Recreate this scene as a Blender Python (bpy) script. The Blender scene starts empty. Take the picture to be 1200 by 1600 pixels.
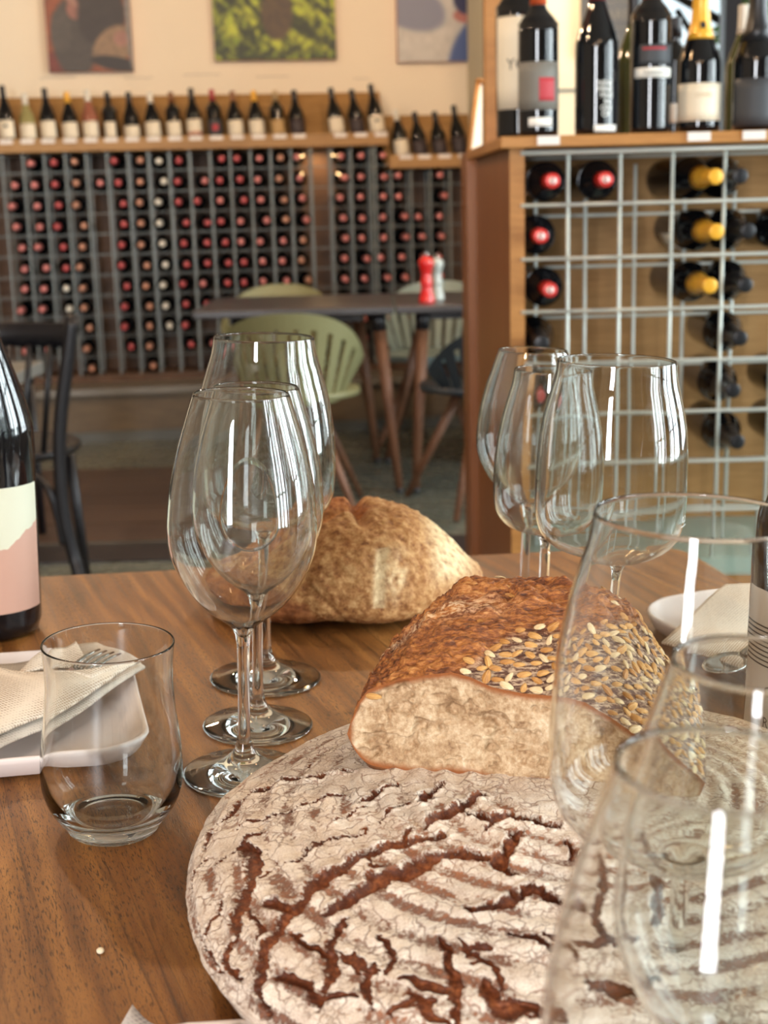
import bpy, bmesh, math, random
import numpy as np
from mathutils import Vector, Matrix
from mathutils.bvhtree import BVHTree
random.seed(7); RNG = np.random.RandomState(7)
S = bpy.context.scene; COL = S.collection
PI = math.pi
# ---------------------------------------------------------------- camera
FPX = 2133.33; TH = math.radians(12.8); RHO = math.radians(1.5); CAMZ = 1.085; TT = 0.75
_c, _s = math.cos(TH), math.sin(TH)
VF = np.array([0, _c, -_s]); _r = np.array([1., 0, 0]); _u = np.array([0, _s, _c])
VR = _r*math.cos(RHO) - _u*math.sin(RHO); VU = _u*math.cos(RHO) + _r*math.sin(RHO)
CC = np.array([0, 0, CAMZ])
def ray(px, py): return VF + VR*((px-600)/FPX) - VU*((py-800)/FPX)
def atz(px, py, z):
    d = ray(px, py); return CC + d*((z-CAMZ)/d[2])
def aty(px, py, y):
    d = ray(px, py); return CC + d*(y/d[1])
def pln(px, py, p, n):
    d = ray(px, py); n = np.array(n); return CC + d*(np.dot(np.array(p)-CC, n)/np.dot(d, n))
cd = bpy.data.cameras.new('camera'); cam = bpy.data.objects.new('camera', cd); COL.objects.link(cam)
cd.sensor_fit = 'VERTICAL'; cd.sensor_height = 36; cd.sensor_width = 27; cd.lens = 48
cd.clip_start = 0.02; cd.clip_end = 100
M = Matrix(((VR[0], VU[0], -VF[0], 0), (VR[1], VU[1], -VF[1], 0), (VR[2], VU[2], -VF[2], CAMZ), (0, 0, 0, 1)))
cam.matrix_world = M
cd.dof.use_dof = True; cd.dof.focus_distance = 0.74; cd.dof.aperture_fstop = 13
S.camera = cam
# ---------------------------------------------------------------- colour management, cycles
S.view_settings.view_transform = 'Standard'; S.view_settings.look = 'None'
S.view_settings.gamma = 1; S.view_settings.use_curve_mapping = False
S.view_settings.exposure = 0.0
cy = S.cycles
cy.use_denoising = True; cy.max_bounces = 20; cy.transmission_bounces = 20; cy.glossy_bounces = 6
cy.diffuse_bounces = 3; cy.transparent_max_bounces = 12; cy.sample_clamp_indirect = 5; cy.blur_glossy = 0.5
cy.use_adaptive_sampling = True; cy.adaptive_threshold = 0.02
# ---------------------------------------------------------------- world
w = bpy.data.worlds.new('world'); S.world = w; w.use_nodes = True
bg = w.node_tree.nodes['Background']; bg.inputs[0].default_value = (0.80, 0.93, 1.0, 1); bg.inputs[1].default_value = 1.6
# ---------------------------------------------------------------- lights
def area(name, loc, target, sx, sy, power, col, spread=PI):
    l = bpy.data.lights.new(name, 'AREA'); l.shape = 'RECTANGLE'; l.size = sx; l.size_y = sy
    l.energy = power; l.color = col; l.spread = spread
    o = bpy.data.objects.new(name, l); COL.objects.link(o); o.location = loc
    o.rotation_euler = (Vector(target)-Vector(loc)).to_track_quat('-Z', 'Y').to_euler(); return o
RX = 3.4                                            # plane of the window wall on the right
area('daylight_window', (RX+.12, 1.5, 1.55), (0, 1.5, 1.55), 1.5, 2.3, 440, (.86, .97, 1.0))
area('daylight_window', (RX+.12, -0.6, 1.55), (0, -0.6, 1.55), 1.5, 2.3, 440, (.86, .97, 1.0))
area('daylight_window', (RX+.12, 3.7, 1.55), (0, 3.7, 1.55), 1.5, 2.3, 440, (.86, .97, 1.0))
area('daylight_window', (-1.0, -3.12, 1.75), (-1.0, 0, 1.5), .55, 2.0, 190, (.94, .96, 1.0))
BULBS = [(-1.1, -.9, 2.5), (-.5, -.5, 2.5), (.1, -.9, 2.45), (.7, .4, 2.5), (-.9, 2.2, 2.5), (.4, 3.4, 2.5), (-1.4, 4.6, 2.5), (.5, 5.0, 2.5)]

# ---------------------------------------------------------------- helpers: colour, materials
def C3(r, g, b):
    f = lambda v: (v/255/12.92) if v <= 10 else ((v/255+.055)/1.055)**2.4
    return (f(r), f(g), f(b), 1)
def newmat(name):
    m = bpy.data.materials.new(name); m.use_nodes = True
    return m, m.node_tree, m.node_tree.nodes['Principled BSDF']
def nd(nt, typ, ins=None, **kw):
    n = nt.nodes.new(typ)
    for k, v in kw.items(): setattr(n, k, v)
    for k, v in (ins or {}).items():
        if isinstance(v, bpy.types.NodeSocket): nt.links.new(v, n.inputs[k])
        else: n.inputs[k].default_value = v
    return n
def ramp(nt, fac, stops, interp='LINEAR'):
    n = nt.nodes.new('ShaderNodeValToRGB'); n.color_ramp.interpolation = interp
    e = n.color_ramp.elements
    while len(e) < len(stops): e.new(.5)
    for i, (p, c) in enumerate(stops): e[i].position = p; e[i].color = c if len(c) == 4 else (*c, 1)
    nt.links.new(fac, n.inputs[0]); return n.outputs[0]
def g(v): return (v, v, v, 1)
def mixc(nt, fac, a, b, bt='MIX'):
    n = nt.nodes.new('ShaderNodeMix'); n.data_type = 'RGBA'; n.blend_type = bt
    for k, v in ((0, fac), (6, a), (7, b)):
        if isinstance(v, bpy.types.NodeSocket): nt.links.new(v, n.inputs[k])
        else: n.inputs[k].default_value = v
    return n.outputs[2]
def mth(nt, op, a, b=0.0, c=None, clamp=False):
    n = nt.nodes.new('ShaderNodeMath'); n.operation = op; n.use_clamp = clamp
    for k, v in ((0, a), (1, b)) + (((2, c),) if c is not None else ()):
        if isinstance(v, bpy.types.NodeSocket): nt.links.new(v, n.inputs[k])
        else: n.inputs[k].default_value = v
    return n.outputs[0]
def coords(nt, scale=(1, 1, 1), rot=(0, 0, 0), kind='Object'):
    t = nt.nodes.new('ShaderNodeTexCoord'); m = nt.nodes.new('ShaderNodeMapping')
    m.inputs['Scale'].default_value = scale; m.inputs['Rotation'].default_value = rot
    nt.links.new(t.outputs[kind], m.inputs[0]); return m.outputs[0]
def noise(nt, vec, scale, detail=4, rough=.55, dist=0):
    return nd(nt, 'ShaderNodeTexNoise', {'Vector': vec, 'Scale': scale, 'Detail': detail, 'Roughness': rough, 'Distortion': dist}).outputs[0]
def bump(nt, bsdf, h, strength=.5, dist=.001):
    n = nd(nt, 'ShaderNodeBump', {'Height': h, 'Strength': strength, 'Distance': dist})
    nt.links.new(n.outputs[0], bsdf.inputs['Normal'])
def simple(name, col, rough=.5, metal=0, spec=.5, var=0.08, nscale=8, bmp=0, bscale=200, coat=0, emis=0):
    m, nt, b = newmat(name)
    v = coords(nt)
    n = noise(nt, v, nscale, 3)
    a = tuple(max(0, c*(1-var)) for c in col[:3]); d = tuple(c*(1+var) for c in col[:3])
    nt.links.new(ramp(nt, n, [(.3, a), (.7, d)]), b.inputs['Base Color'])
    b.inputs['Roughness'].default_value = rough; b.inputs['Metallic'].default_value = metal
    b.inputs['Specular IOR Level'].default_value = spec; b.inputs['Coat Weight'].default_value = coat
    if bmp: bump(nt, b, noise(nt, v, bscale, 3), bmp, .001)
    if emis:
        b.inputs['Emission Color'].default_value = col; b.inputs['Emission Strength'].default_value = emis
    return m
def wood(name, c1, c2, rough=.45, scale=(1, 1, 1), rot=(0, 0, 0), grain=60, spec=.4, bmp=.15):
    m, nt, b = newmat(name)
    v = coords(nt, scale, rot)
    n1 = noise(nt, v, grain*.12, 4, .6, .6); n2 = noise(nt, v, grain, 5, .65)
    f = mth(nt, 'MULTIPLY_ADD', n2, .5, mth(nt, 'MULTIPLY', n1, .5))
    nt.links.new(ramp(nt, f, [(.35, c1), (.65, c2)]), b.inputs['Base Color'])
    b.inputs['Roughness'].default_value = rough; b.inputs['Specular IOR Level'].default_value = spec
    if bmp: bump(nt, b, n2, bmp, .0006)
    return m
def glassmat(name, col=(1, 1, 1, 1), ior=1.5, rough=0):
    m = bpy.data.materials.new(name); m.use_nodes = True; nt = m.node_tree
    for n in list(nt.nodes):
        if n.type == 'BSDF_PRINCIPLED': nt.nodes.remove(n)
    gl = nd(nt, 'ShaderNodeBsdfGlass', {'Color': col, 'IOR': ior, 'Roughness': rough})
    nt.links.new(gl.outputs[0], nt.nodes['Material Output'].inputs['Surface']); return m

# ---------------------------------------------------------------- helpers: geometry
def mesh(name, V, F, mats=None, mi=None, smooth=True, attrs=None):
    me = bpy.data.meshes.new(name)
    if isinstance(F, np.ndarray):
        V = np.asarray(V, dtype=np.float32); nF, k = F.shape
        me.vertices.add(len(V)); me.vertices.foreach_set('co', V.ravel())
        me.loops.add(nF*k); me.loops.foreach_set('vertex_index', F.astype(np.int32).ravel())
        me.polygons.add(nF); me.polygons.foreach_set('loop_start', np.arange(0, nF*k, k, dtype=np.int32))
        me.update(calc_edges=True)
    else:
        me.from_pydata([tuple(map(float, v)) for v in V], [], [tuple(map(int, f)) for f in F]); me.update()
    for m in (mats or []): me.materials.append(m)
    if mi is not None: me.polygons.foreach_set('material_index', np.asarray(mi, dtype=np.int32))
    me.polygons.foreach_set('use_smooth', np.full(len(me.polygons), bool(smooth)))
    for k, a in (attrs or {}).items():
        a = np.asarray(a, dtype=np.float32)
        if a.ndim == 1:
            at = me.attributes.new(k, 'FLOAT', 'POINT'); at.data.foreach_set('value', a)
        else:
            at = me.attributes.new(k, 'FLOAT_COLOR', 'POINT'); at.data.foreach_set('color', a.ravel())
    me.update(); return me
def ob(name, me, parent=None, loc=None, rot=None):
    o = bpy.data.objects.new(name, me); COL.objects.link(o)
    if parent is not None: o.parent = parent
    if loc is not None: o.location = loc
    if rot is not None: o.rotation_euler = rot
    return o
def thing(name, label, cat, loc=(0, 0, 0), rz=0, group=None, rot=None):
    o = bpy.data.objects.new(name, None); COL.objects.link(o); o.location = loc
    o.rotation_euler = rot if rot else (0, 0, rz); o['label'] = label; o['category'] = cat
    o.empty_display_size = .05
    if group: o['group'] = group
    return o
def tag(o, label, cat, group=None):
    o['label'] = label; o['category'] = cat
    if group: o['group'] = group
    return o
def struct(name, me):
    o = ob(name, me); o['kind'] = 'structure'; return o
class GB:                                         # geometry builder
    def __init__(s): s.V = []; s.F = []; s.m = []
    def add(s, V, F, mi=0):
        b = len(s.V); s.V += [tuple(v) for v in V]; s.F += [tuple(i+b for i in f) for f in F]; s.m += [mi]*len(F); return s
    def box(s, x0, x1, y0, y1, z0, z1, mi=0):
        V = [(x, y, z) for z in (z0, z1) for y in (y0, y1) for x in (x0, x1)]
        return s.add(V, [(0, 2, 3, 1), (4, 5, 7, 6), (0, 1, 5, 4), (2, 6, 7, 3), (0, 4, 6, 2), (1, 3, 7, 5)], mi)
    def tube(s, P, r, n=8, mi=0, cap=True, flat=1.0):
        P = [Vector(p) for p in P]; R = r if isinstance(r, (list, tuple)) else [r]*len(P)
        V = []; up = None
        for i, p in enumerate(P):
            d = (P[min(i+1, len(P)-1)]-P[max(i-1, 0)]).normalized()
            if up is None:
                up = Vector((0, 0, 1)) if abs(d.z) < .9 else Vector((1, 0, 0))
            a = d.cross(up).normalized(); b = a.cross(d).normalized(); up = b
            for k in range(n):
                t = 2*PI*k/n; V.append(p + a*(R[i]*math.cos(t)) + b*(R[i]*math.sin(t)*flat))
        F = []
        for i in range(len(P)-1):
            for k in range(n):
                F.append((i*n+k, i*n+(k+1) % n, (i+1)*n+(k+1) % n, (i+1)*n+k))
        if cap: F.append(tuple(range(n))[::-1]); F.append(tuple((len(P)-1)*n+k for k in range(n)))
        return s.add(V, F, mi)
    def lathe(s, prof, n=48, mi=0, c=(0, 0, 0), a0=0, a1=2*PI):
        full = abs(a1-a0-2*PI) < 1e-6; m = n if full else n+1
        V = []; F = []; rows = []
        for (z, r) in prof:
            if r < 1e-7: rows.append((len(V), 1)); V.append((c[0], c[1], c[2]+z))
            else:
                rows.append((len(V), m))
                for k in range(m):
                    t = a0+(a1-a0)*k/n; V.append((c[0]+r*math.cos(t), c[1]+r*math.sin(t), c[2]+z))
        for i in range(len(prof)-1):
            (p, a), (q, b) = rows[i], rows[i+1]
            for k in range(n):
                k2 = (k+1) % m if full else k+1
                if a == 1 and b == 1: continue
                if a == 1: F.append((p, q+k2, q+k))
                elif b == 1: F.append((p+k, p+k2, q))
                else: F.append((p+k, p+k2, q+k2, q+k))
        return s.add(V, F, mi)
    def mesh(s, name, mats, smooth=True): 
        return mesh(name, s.V, s.F, mats if isinstance(mats, (list, tuple)) else [mats], s.m, smooth)
    def ob(s, name, mats, parent=None, smooth=True, loc=None, rot=None, bevel=0):
        o = ob(name, s.mesh(name, mats, smooth), parent, loc, rot)
        if bevel:
            b = o.modifiers.new('bevel', 'BEVEL'); b.width = bevel; b.segments = 2; b.limit_method = 'ANGLE'
        return o
def smoothp(P, sub=4):                                # Catmull-Rom through (z, r) or xyz points
    P = [np.array(p, float) for p in P]; out = []
    for i in range(len(P)-1):
        a = P[max(i-1, 0)]; b = P[i]; c = P[i+1]; d = P[min(i+2, len(P)-1)]
        for k in range(sub):
            t = k/sub
            out.append(.5*((2*b)+(c-a)*t+(2*a-5*b+4*c-d)*t*t+(3*b-a-3*c+d)*t**3))
    out.append(P[-1]); return [tuple(p) for p in out]
def gridF(nu, nv, wrap=False):                       # faces of an nv x nu grid (rows v)
    a = np.arange((nv-1)*(nu if wrap else nu-1)); w_ = nu if wrap else nu-1
    j, i = a//w_, a % w_; i2 = (i+1) % nu
    return np.stack([j*nu+i, j*nu+i2, (j+1)*nu+i2, (j+1)*nu+i], 1)
def _h(ix, iy, iz):
    n = (ix*374761393 + iy*668265263 + iz*2147483647 + 974711) & 0xffffffff
    n = ((n ^ (n >> 13))*1274126177) & 0xffffffff
    return ((n ^ (n >> 16)) & 0xffff)/65535.0
def vnoise(P):
    P = np.asarray(P, float); I = np.floor(P).astype(np.int64); f = P-I; f = f*f*(3-2*f); r = 0
    for dx in (0, 1):
        for dy in (0, 1):
            for dz in (0, 1):
                wgt = (f[:, 0] if dx else 1-f[:, 0])*(f[:, 1] if dy else 1-f[:, 1])*(f[:, 2] if dz else 1-f[:, 2])
                r = r + wgt*_h(I[:, 0]+dx, I[:, 1]+dy, I[:, 2]+dz)
    return r*2-1
def fbm(P, sc, octv=4):
    P = np.asarray(P, float)*sc; r = 0; a = 1; t = 0
    for _ in range(octv): r = r + a*vnoise(P); t += a; a *= .5; P = P*2.03+17.3
    return r/t
def sstep(a, b, x):
    t = np.clip((x-a)/(b-a), 0, 1); return t*t*(3-2*t)
def rrect(hx, hy, rad, n=8):                          # rounded rectangle outline
    P = []
    for cx, cy_, a in ((hx-rad, hy-rad, 0), (-hx+rad, hy-rad, PI/2), (-hx+rad, -hy+rad, PI), (hx-rad, -hy+rad, 1.5*PI)):
        for k in range(n+1):
            t = a+PI/2*k/n; P.append((cx+rad*math.cos(t), cy_+rad*math.sin(t)))
    return P

# ---------------------------------------------------------------- materials
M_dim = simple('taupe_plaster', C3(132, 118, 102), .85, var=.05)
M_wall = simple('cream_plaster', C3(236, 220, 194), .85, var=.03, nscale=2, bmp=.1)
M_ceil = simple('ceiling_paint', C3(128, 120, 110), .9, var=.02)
M_oak = wood('oak_veneer', C3(150, 100, 48), C3(182, 128, 68), .45, (1, 1, 9), (0, 0, 0), 20)
M_oakh = wood('oak_veneer_horizontal', C3(142, 104, 58), C3(176, 134, 82), .5, (1, 6, 12), (0, 0, 0), 10)
M_side = wood('stained_side_panel', C3(118, 68, 28), C3(138, 84, 38), .4, (1, 1, .12), (0, 0, 0), 60, bmp=.05)
M_rackb = wood('dark_rack_back', C3(72, 54, 42), C3(108, 80, 60), .6, (1, 1, 5), (0, 0, 0), 8)
M_wire = simple('grey_steel_wire', C3(198, 206, 200), .35, .15, var=.04)
M_wireb = simple('dull_steel_wire', C3(112, 118, 116), .45, .3, var=.05)
M_dark = simple('black_wine_glass', C3(14, 15, 18), .06, 0, .6, var=.2)
M_darkg = simple('green_wine_glass', C3(58, 62, 24), .06, 0, .6, var=.2)
M_pale = simple('pale_wine_glass', C3(150, 140, 90), .08, 0, .6, var=.1)
M_rose = simple('rose_wine_glass', C3(150, 92, 72), .08, 0, .6, var=.1)
def cap(nm, r, g_, b, rough=.35): return simple(nm, C3(r, g_, b), rough, .15, .5, var=.08, nscale=60)
CAP = {'k': cap('black_capsule', 26, 26, 30), 'r': cap('red_capsule', 170, 66, 66), 'w': cap('white_capsule', 205, 200, 186),
       'y': cap('yellow_capsule', 206, 152, 38), 'p': cap('pink_capsule', 190, 112, 106), 'c': cap('copper_capsule', 176, 124, 98),
       'b': cap('brown_capsule', 120, 76, 44), 'o': cap('orange_capsule', 196, 84, 44), 'm': cap('maroon_capsule', 96, 24, 26),
       'g': cap('gold_foil', 226, 168, 52, .3), 't': cap('tan_capsule', 176, 150, 110)}
LAB = {'cream': simple('cream_label', C3(224, 212, 188), .6, var=.03), 'dark': simple('dark_label', C3(56, 44, 44), .6),
       'grey': simple('grey_label', C3(116, 112, 104), .6), 'white': simple('white_label', C3(232, 230, 222), .6, var=.02),
       'tan': simple('tan_label', C3(180, 146, 96), .6), 'char': simple('charcoal_label', C3(58, 60, 64), .6),
       'red': simple('red_print', C3(178, 52, 60), .6), 'ink': simple('ink_print', C3(30, 30, 32), .6), 'rose': simple('rose_print', C3(190, 140, 120), .6)}
M_tagp = simple('price_card', C3(226, 218, 210), .6, var=.02)
M_glass = glassmat('clear_glass', (.985, .995, .99, 1))
M_legw = wood('walnut_leg', C3(92, 60, 42), C3(124, 86, 62), .45, (8, 8, 1), (0, 0, 0), 10)
M_black = simple('black_lacquer', C3(22, 21, 26), .35, 0, .5, var=.1)
M_olive = simple('olive_plastic', C3(124, 122, 86), .45, 0, .45, var=.03)
M_paleg = simple('pale_grey_plastic', C3(140, 158, 156), .45, var=.03)
M_slate = simple('slate_plastic', C3(42, 50, 58), .4, var=.06)
M_steel = simple('polished_steel', C3(200, 200, 198), .12, 1, .5, var=.02)
M_plate = simple('white_glaze', C3(226, 214, 208), .15, 0, .6, var=.01)

# ---------------------------------------------------------------- the setting
psi = math.radians(7)
WE = np.array([math.cos(psi), math.sin(psi), 0]); WN = np.array([math.sin(psi), -math.cos(psi), 0])
WO = np.array([0, 6.8, 0.])
def W(s, out, z): return WO + WE*s + WN*out + np.array([0, 0, z])
def wpx(px, py, out=0):                              # pixel -> (s, z) on the plane 'out' metres before the rack front
    p = pln(px, py, WO+WN*out, WN); return float((p-WO)@WE), float(p[2])
WROT = psi
def wall_frame(name, label=None, cat=None, s=0, out=0, z=0, group=None):
    if label is None:
        o = bpy.data.objects.new(name, None); COL.objects.link(o); o.location = W(s, out, z); o.rotation_euler = (0, 0, WROT); return o
    return thing(name, label, cat, W(s, out, z), WROT, group)
# local axes in wall frames: +x right along wall, +y into the wall
def wbox(gb, s0, s1, o0, o1, z0, z1, mi=0):          # box in wall coordinates, out = towards camera
    V = [W(s, o, z) for z in (z0, z1) for o in (o1, o0) for s in (s0, s1)]
    return gb.add(V, [(0, 2, 3, 1), (4, 5, 7, 6), (0, 1, 5, 4), (2, 6, 7, 3), (0, 4, 6, 2), (1, 3, 7, 5)], mi)
struct('wall_back', wbox(GB(), -3.6, .72, -.42, -.34, 0, 3.0).mesh('wall_back', M_wall, False))

# floor: slabs of grey stone near, wall bench zone far
def floor_mat():
    m, nt, b = newmat('grey_stone_floor'); v = coords(nt)
    n = noise(nt, v, 1.3, 5, .6); n2 = noise(nt, v, 14, 4)
    f = mth(nt, 'MULTIPLY_ADD', n2, .35, mth(nt, 'MULTIPLY', n, .65))
    nt.links.new(ramp(nt, f, [(.3, C3(84, 88, 80)), (.7, C3(118, 120, 108))]), b.inputs['Base Color'])
    nt.links.new(ramp(nt, n2, [(.3, g(.16)), (.7, g(.32))]), b.inputs['Roughness']); bump(nt, b, n2, .1, .001); return m
M_floor = floor_mat()
M_floor_refl = wood('brown_floor_reflection', C3(70, 54, 46), C3(96, 76, 62), .3, (1, 9, 1), (0, 0, 0), 9)  # red-brown reflection on the floor, put in as brown grained strips
M_strip = simple('dark_floor_strip', C3(46, 40, 40), .4)
fl = struct('floor', GB().box(-3.6, 3.6, -3.2, 8, -.06, 0).mesh('floor', M_floor, False))
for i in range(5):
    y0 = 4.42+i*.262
    o = GB().box(-3.55, -.42, y0+.003, y0+.257, 0, .006).ob('floor_reflection_strip', M_floor_refl, fl, False)
GB().box(-3.55, 3.5, 4.16, 4.38, 0, .007).ob('threshold_strip', M_strip, fl, False)
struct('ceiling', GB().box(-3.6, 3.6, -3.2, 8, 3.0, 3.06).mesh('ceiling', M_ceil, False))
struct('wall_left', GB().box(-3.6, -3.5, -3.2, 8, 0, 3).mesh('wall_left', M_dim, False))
gb = GB()
WY = [(-1.45, .25), (.65, 2.35), (2.85, 4.55)]
gb.box(RX, RX+.1, -3.2, 8, 0, .35); gb.box(RX, RX+.1, -3.2, 8, 2.75, 3)
ys = [-3.2]+[a for p in WY for a in p]+[8]
for i in range(0, len(ys), 2): gb.box(RX, RX+.1, ys[i], ys[i+1], .35, 2.75)
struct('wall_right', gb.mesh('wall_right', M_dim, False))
for k, (a, b_) in enumerate(WY):
    gb = GB()
    for q, y in enumerate(np.linspace(a, b_, 9)): wy = (.03, .07, .02, .10)[q % 4]; gb.box(RX-.02, RX+.04, y-wy, y+wy, .35, 2.75)  # unseen uprights of uneven width, added to split the window reflections into streaks
    for z in (.35, 1.0, 2.2, 2.75): gb.box(RX-.02, RX+.04, a, b_, z-.02, z+.02)
    struct('window_%d' % (k+1), gb.mesh('window_frame', M_black, False))
gb = GB(); gb.box(-3.6, -1.3, -3.2, -3.1, 0, 3).box(-.7, 3.6, -3.2, -3.1, 0, 3).box(-1.3, -.7, -3.2, -3.1, 0, .7).box(-1.3, -.7, -3.2, -3.1, 2.8, 3)
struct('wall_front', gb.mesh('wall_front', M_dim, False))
# the cream return wall and the window behind the display bottles
YW = 5.6
X0, X1 = aty(772, 100, YW)[0], aty(1002, 100, YW)[0]
gb = GB(); gb.box(X0, X1, YW, YW+.12, 0, 3).box(X1, 3.5, YW, YW+.12, 0, 1.25).box(X1, 3.5, YW, YW+.12, 2.7, 3)
gb.box(X0, X0+.1, YW, 7.4, 0, 3)
struct('wall_corner', gb.mesh('wall_corner', simple('pale_cream_plaster', C3(226, 218, 192), .8, var=.03), False))
gb = GB()
for px in (1008, 1141, 1290, 1430):
    x = aty(px, 100, YW)[0]; wd = .03 if px != 1141 else .032
    gb.box(x-wd, x+wd, YW-.03, YW+.06, 1.22, 2.72)
gb.box(X1, 3.5, YW-.03, YW+.06, 1.2, 1.26).box(X1, 3.5, YW-.03, YW+.06, 2.66, 2.74)
struct('window_4', gb.mesh('window_frame', M_black, False))
pane = GB().box(X1, 3.5, YW+.015, YW+.021, 1.26, 2.66).ob('window_pane', M_glass, bpy.data.objects['window_4'], False)
trim = GB().box(X0-.004, X1, YW-.006, YW-.002, aty(885, 143, YW)[2], aty(885, 139, YW)[2]).ob('trim_1', M_wireb, None, False); trim['kind'] = 'structure'
# pendant lamps (the warm points mirrored in every glass)
M_bulb = simple('warm_bulb', C3(255, 190, 110), .4, emis=110)
M_bulb.node_tree.nodes['Principled BSDF'].inputs['Emission Color'].default_value = (1, .55, .22, 1)
lampS = GB().lathe([(.10, .004), (.10, .02), (.06, .035), (.0, .09), (-.002, .088), (.055, .033), (.09, .018)], 24).mesh('lamp_shade', M_black)
lampB = GB().lathe(smoothp([(.05, 0), (.045, .014), (.02, .03), (-.005, .022), (-.014, 0)], 3), 16).mesh('bulb', M_bulb)
LPOS = ['above the left rear of the room', 'nearest behind the viewer', 'behind the viewer to the right', 'above the wine display unit', 'above the bistro chair', 'above the red pepper mill table', 'before the left part of the wall rack', 'before the right part of the wall rack']
for i, p in enumerate(BULBS):
    t = thing('pendant_lamp', 'small black pendant lamp with warm bulb, '+LPOS[i], 'lamp', p, group='pendant lamps on the ceiling')
    ob('lamp_shade', lampS, t); ob('bulb', lampB, t)
    GB().tube([(0, 0, .1), (0, 0, 3.0-p[2])], .003, 6).ob('cord', M_black, t)
    l = bpy.data.lights.new('bulb_light', 'POINT'); l.energy = 12 if p[1] < 2 else 52; l.color = (1, .71, .46); l.shadow_soft_size = .035
    lo = bpy.data.objects.new('bulb_light', l); COL.objects.link(lo); lo.parent = t; lo.location = (0, 0, -.06)

# ---------------------------------------------------------------- bottles
BORD = [(0, 0), (0, .030), (.004, .0365), (.012, .0378), (.19, .0378), (.202, .0365), (.214, .031), (.225, .0215), (.232, .0165), (.24, .0145), (.28, .0135), (.298, .0132)]
BURG = [(0, 0), (0, .032), (.004, .039), (.012, .0405), (.15, .0405), (.168, .0385), (.19, .032), (.215, .0225), (.235, .0165), (.25, .0145), (.28, .0138), (.298, .0138)]
def prof_r(prof, z):
    for (a, r), (b, q) in zip(prof, prof[1:]):
        if a <= z <= b and b > a: return r+(q-r)*(z-a)/(b-a)
    return prof[-1][1]
def cap_prof(prof, z0, e=.0009):
    P = [(z0, prof_r(prof, z0)+.0002), (z0, prof_r(prof, z0)+e)]
    P += [(z, r+e) for z, r in prof if z > z0+.002]
    zt, rt = prof[-1]; P += [(zt+.001, rt+e), (zt+.002, rt*.9), (zt+.002, 0)]; return P
_lc = {}
def bottle_meshes(prof, capz, n, sc=1.0, key=None):
    k = (key, capz, n, sc)
    if k not in _lc:
        pr = [(z*sc, r*sc) for z, r in prof]
        pr = pr[:2]+smoothp(pr[2:], 3) if n > 12 else pr
        body = GB().lathe(pr+[(pr[-1][0], 0)], n).mesh('body', M_dark)
        cp = GB().lathe(cap_prof([(z*sc, r*sc) for z, r in prof], capz*sc), n).mesh('capsule', M_dark)
        _lc[k] = (body, cp, pr)
    return _lc[k]
def withmat(me, m):
    k = (me.name, m.name)
    if k not in _lc:
        c = me.copy(); c.materials.clear(); c.materials.append(m); _lc[k] = c
    return _lc[k]
def label_patch(pr, z0, z1, half, mat, name='label', parent=None, face=-PI/2, n=16, e=.0006):
    gb = GB(); zs = [z0, z1] if z1-z0 < .02 else [z0+(z1-z0)*k/4 for k in range(5)]
    P = [(zs[0], prof_r(pr, zs[0])-.0003)]+[(z, prof_r(pr, z)+e) for z in zs]+[(zs[-1], prof_r(pr, zs[-1])-.0003)]
    gb.lathe(P, n, 0, (0, 0, 0), face-half, face+half); return gb.ob(name, mat, parent)
def text_mesh(txt, size, mat, name='lettering', curve_r=None, parent=None, loc=(0, 0, 0), face=-PI/2, align='CENTER', extr=.0):
    cu = bpy.data.curves.new(name, 'FONT'); cu.body = txt; cu.size = size; cu.align_x = align; cu.extrude = extr; cu.resolution_u = 2
    t = bpy.data.objects.new(name, cu); COL.objects.link(t)
    dg = bpy.context.evaluated_depsgraph_get(); me = bpy.data.meshes.new_from_object(t.evaluated_get(dg))
    COL.objects.unlink(t); bpy.data.objects.remove(t)
    if curve_r:
        bm = bmesh.new(); bm.from_mesh(me)
        bmesh.ops.subdivide_edges(bm, edges=[e for e in bm.edges if e.calc_length() > size*.3], cuts=2)
        for v in bm.verts:
            a = face+v.co.x/curve_r; z = v.co.y; v.co = (curve_r*math.cos(a), curve_r*math.sin(a), z)
        bm.to_mesh(me); bm.free()
    me.materials.clear(); me.materials.append(mat)
    o = ob(name, me, parent, loc)
    if not curve_r: o.rotation_euler = (PI/2, 0, 0)
    return o

# ---------------------------------------------------------------- left wall rack with its lying bottles
CP = .0963; RP = .0970
s_bar0 = wpx(2, 240)[0]; 
z_r0 = wpx(60, 270)[1]                                # first horizontal wire
ztop1 = wpx(300, 234, .04)[1]; zbot = wpx(120, 588)[1]
rack = wall_frame('wine_rack', 'tall grey wire wine rack covering the back wall, bottle necks pointing out', 'rack')
rack.location = (0, 0, 0); rack.rotation_euler = (0, 0, 0)
wbox(GB(), s_bar0-CP*8.5, s_bar0+CP*23.5, -.33, -.30, zbot-.02, ztop1+.0).ob('back_board', M_rackb, rack, False)
NB = range(-8, 24)
def wire_v(s, out, z0, z1, r=.0045, nm='upright_wire', m=M_wireb):
    gb = GB(); wbox(gb, s-r, s+r, out-.003, out+.003, z0, z1); return gb.ob(nm, m, rack, False)
for k in NB:
    s = s_bar0+k*CP; zt = ztop1 if k < 19 else wpx(680, 264, .04)[1]
    wire_v(s, 0, zbot, zt, .0045); wire_v(s+.004, -.16, zbot, zt, .0045)
    if k == 18: wire_v(s+.02, 0, zbot, ztop1, .0055)
NROW = 12
for j in range(NROW):
    z = z_r0-j*RP
    if z < zbot: break
    for out, r in ((0, .0013), (-.16, .0013)):
        gb = GB(); wbox(gb, s_bar0-8*CP, s_bar0+23*CP, out-.003, out+.003, z-r, z+r); gb.ob('shelf_wire', M_wireb, rack, False)
rb, rc, rpr = bottle_meshes(BURG, .235, 10, 1.0, 'rk')
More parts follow.
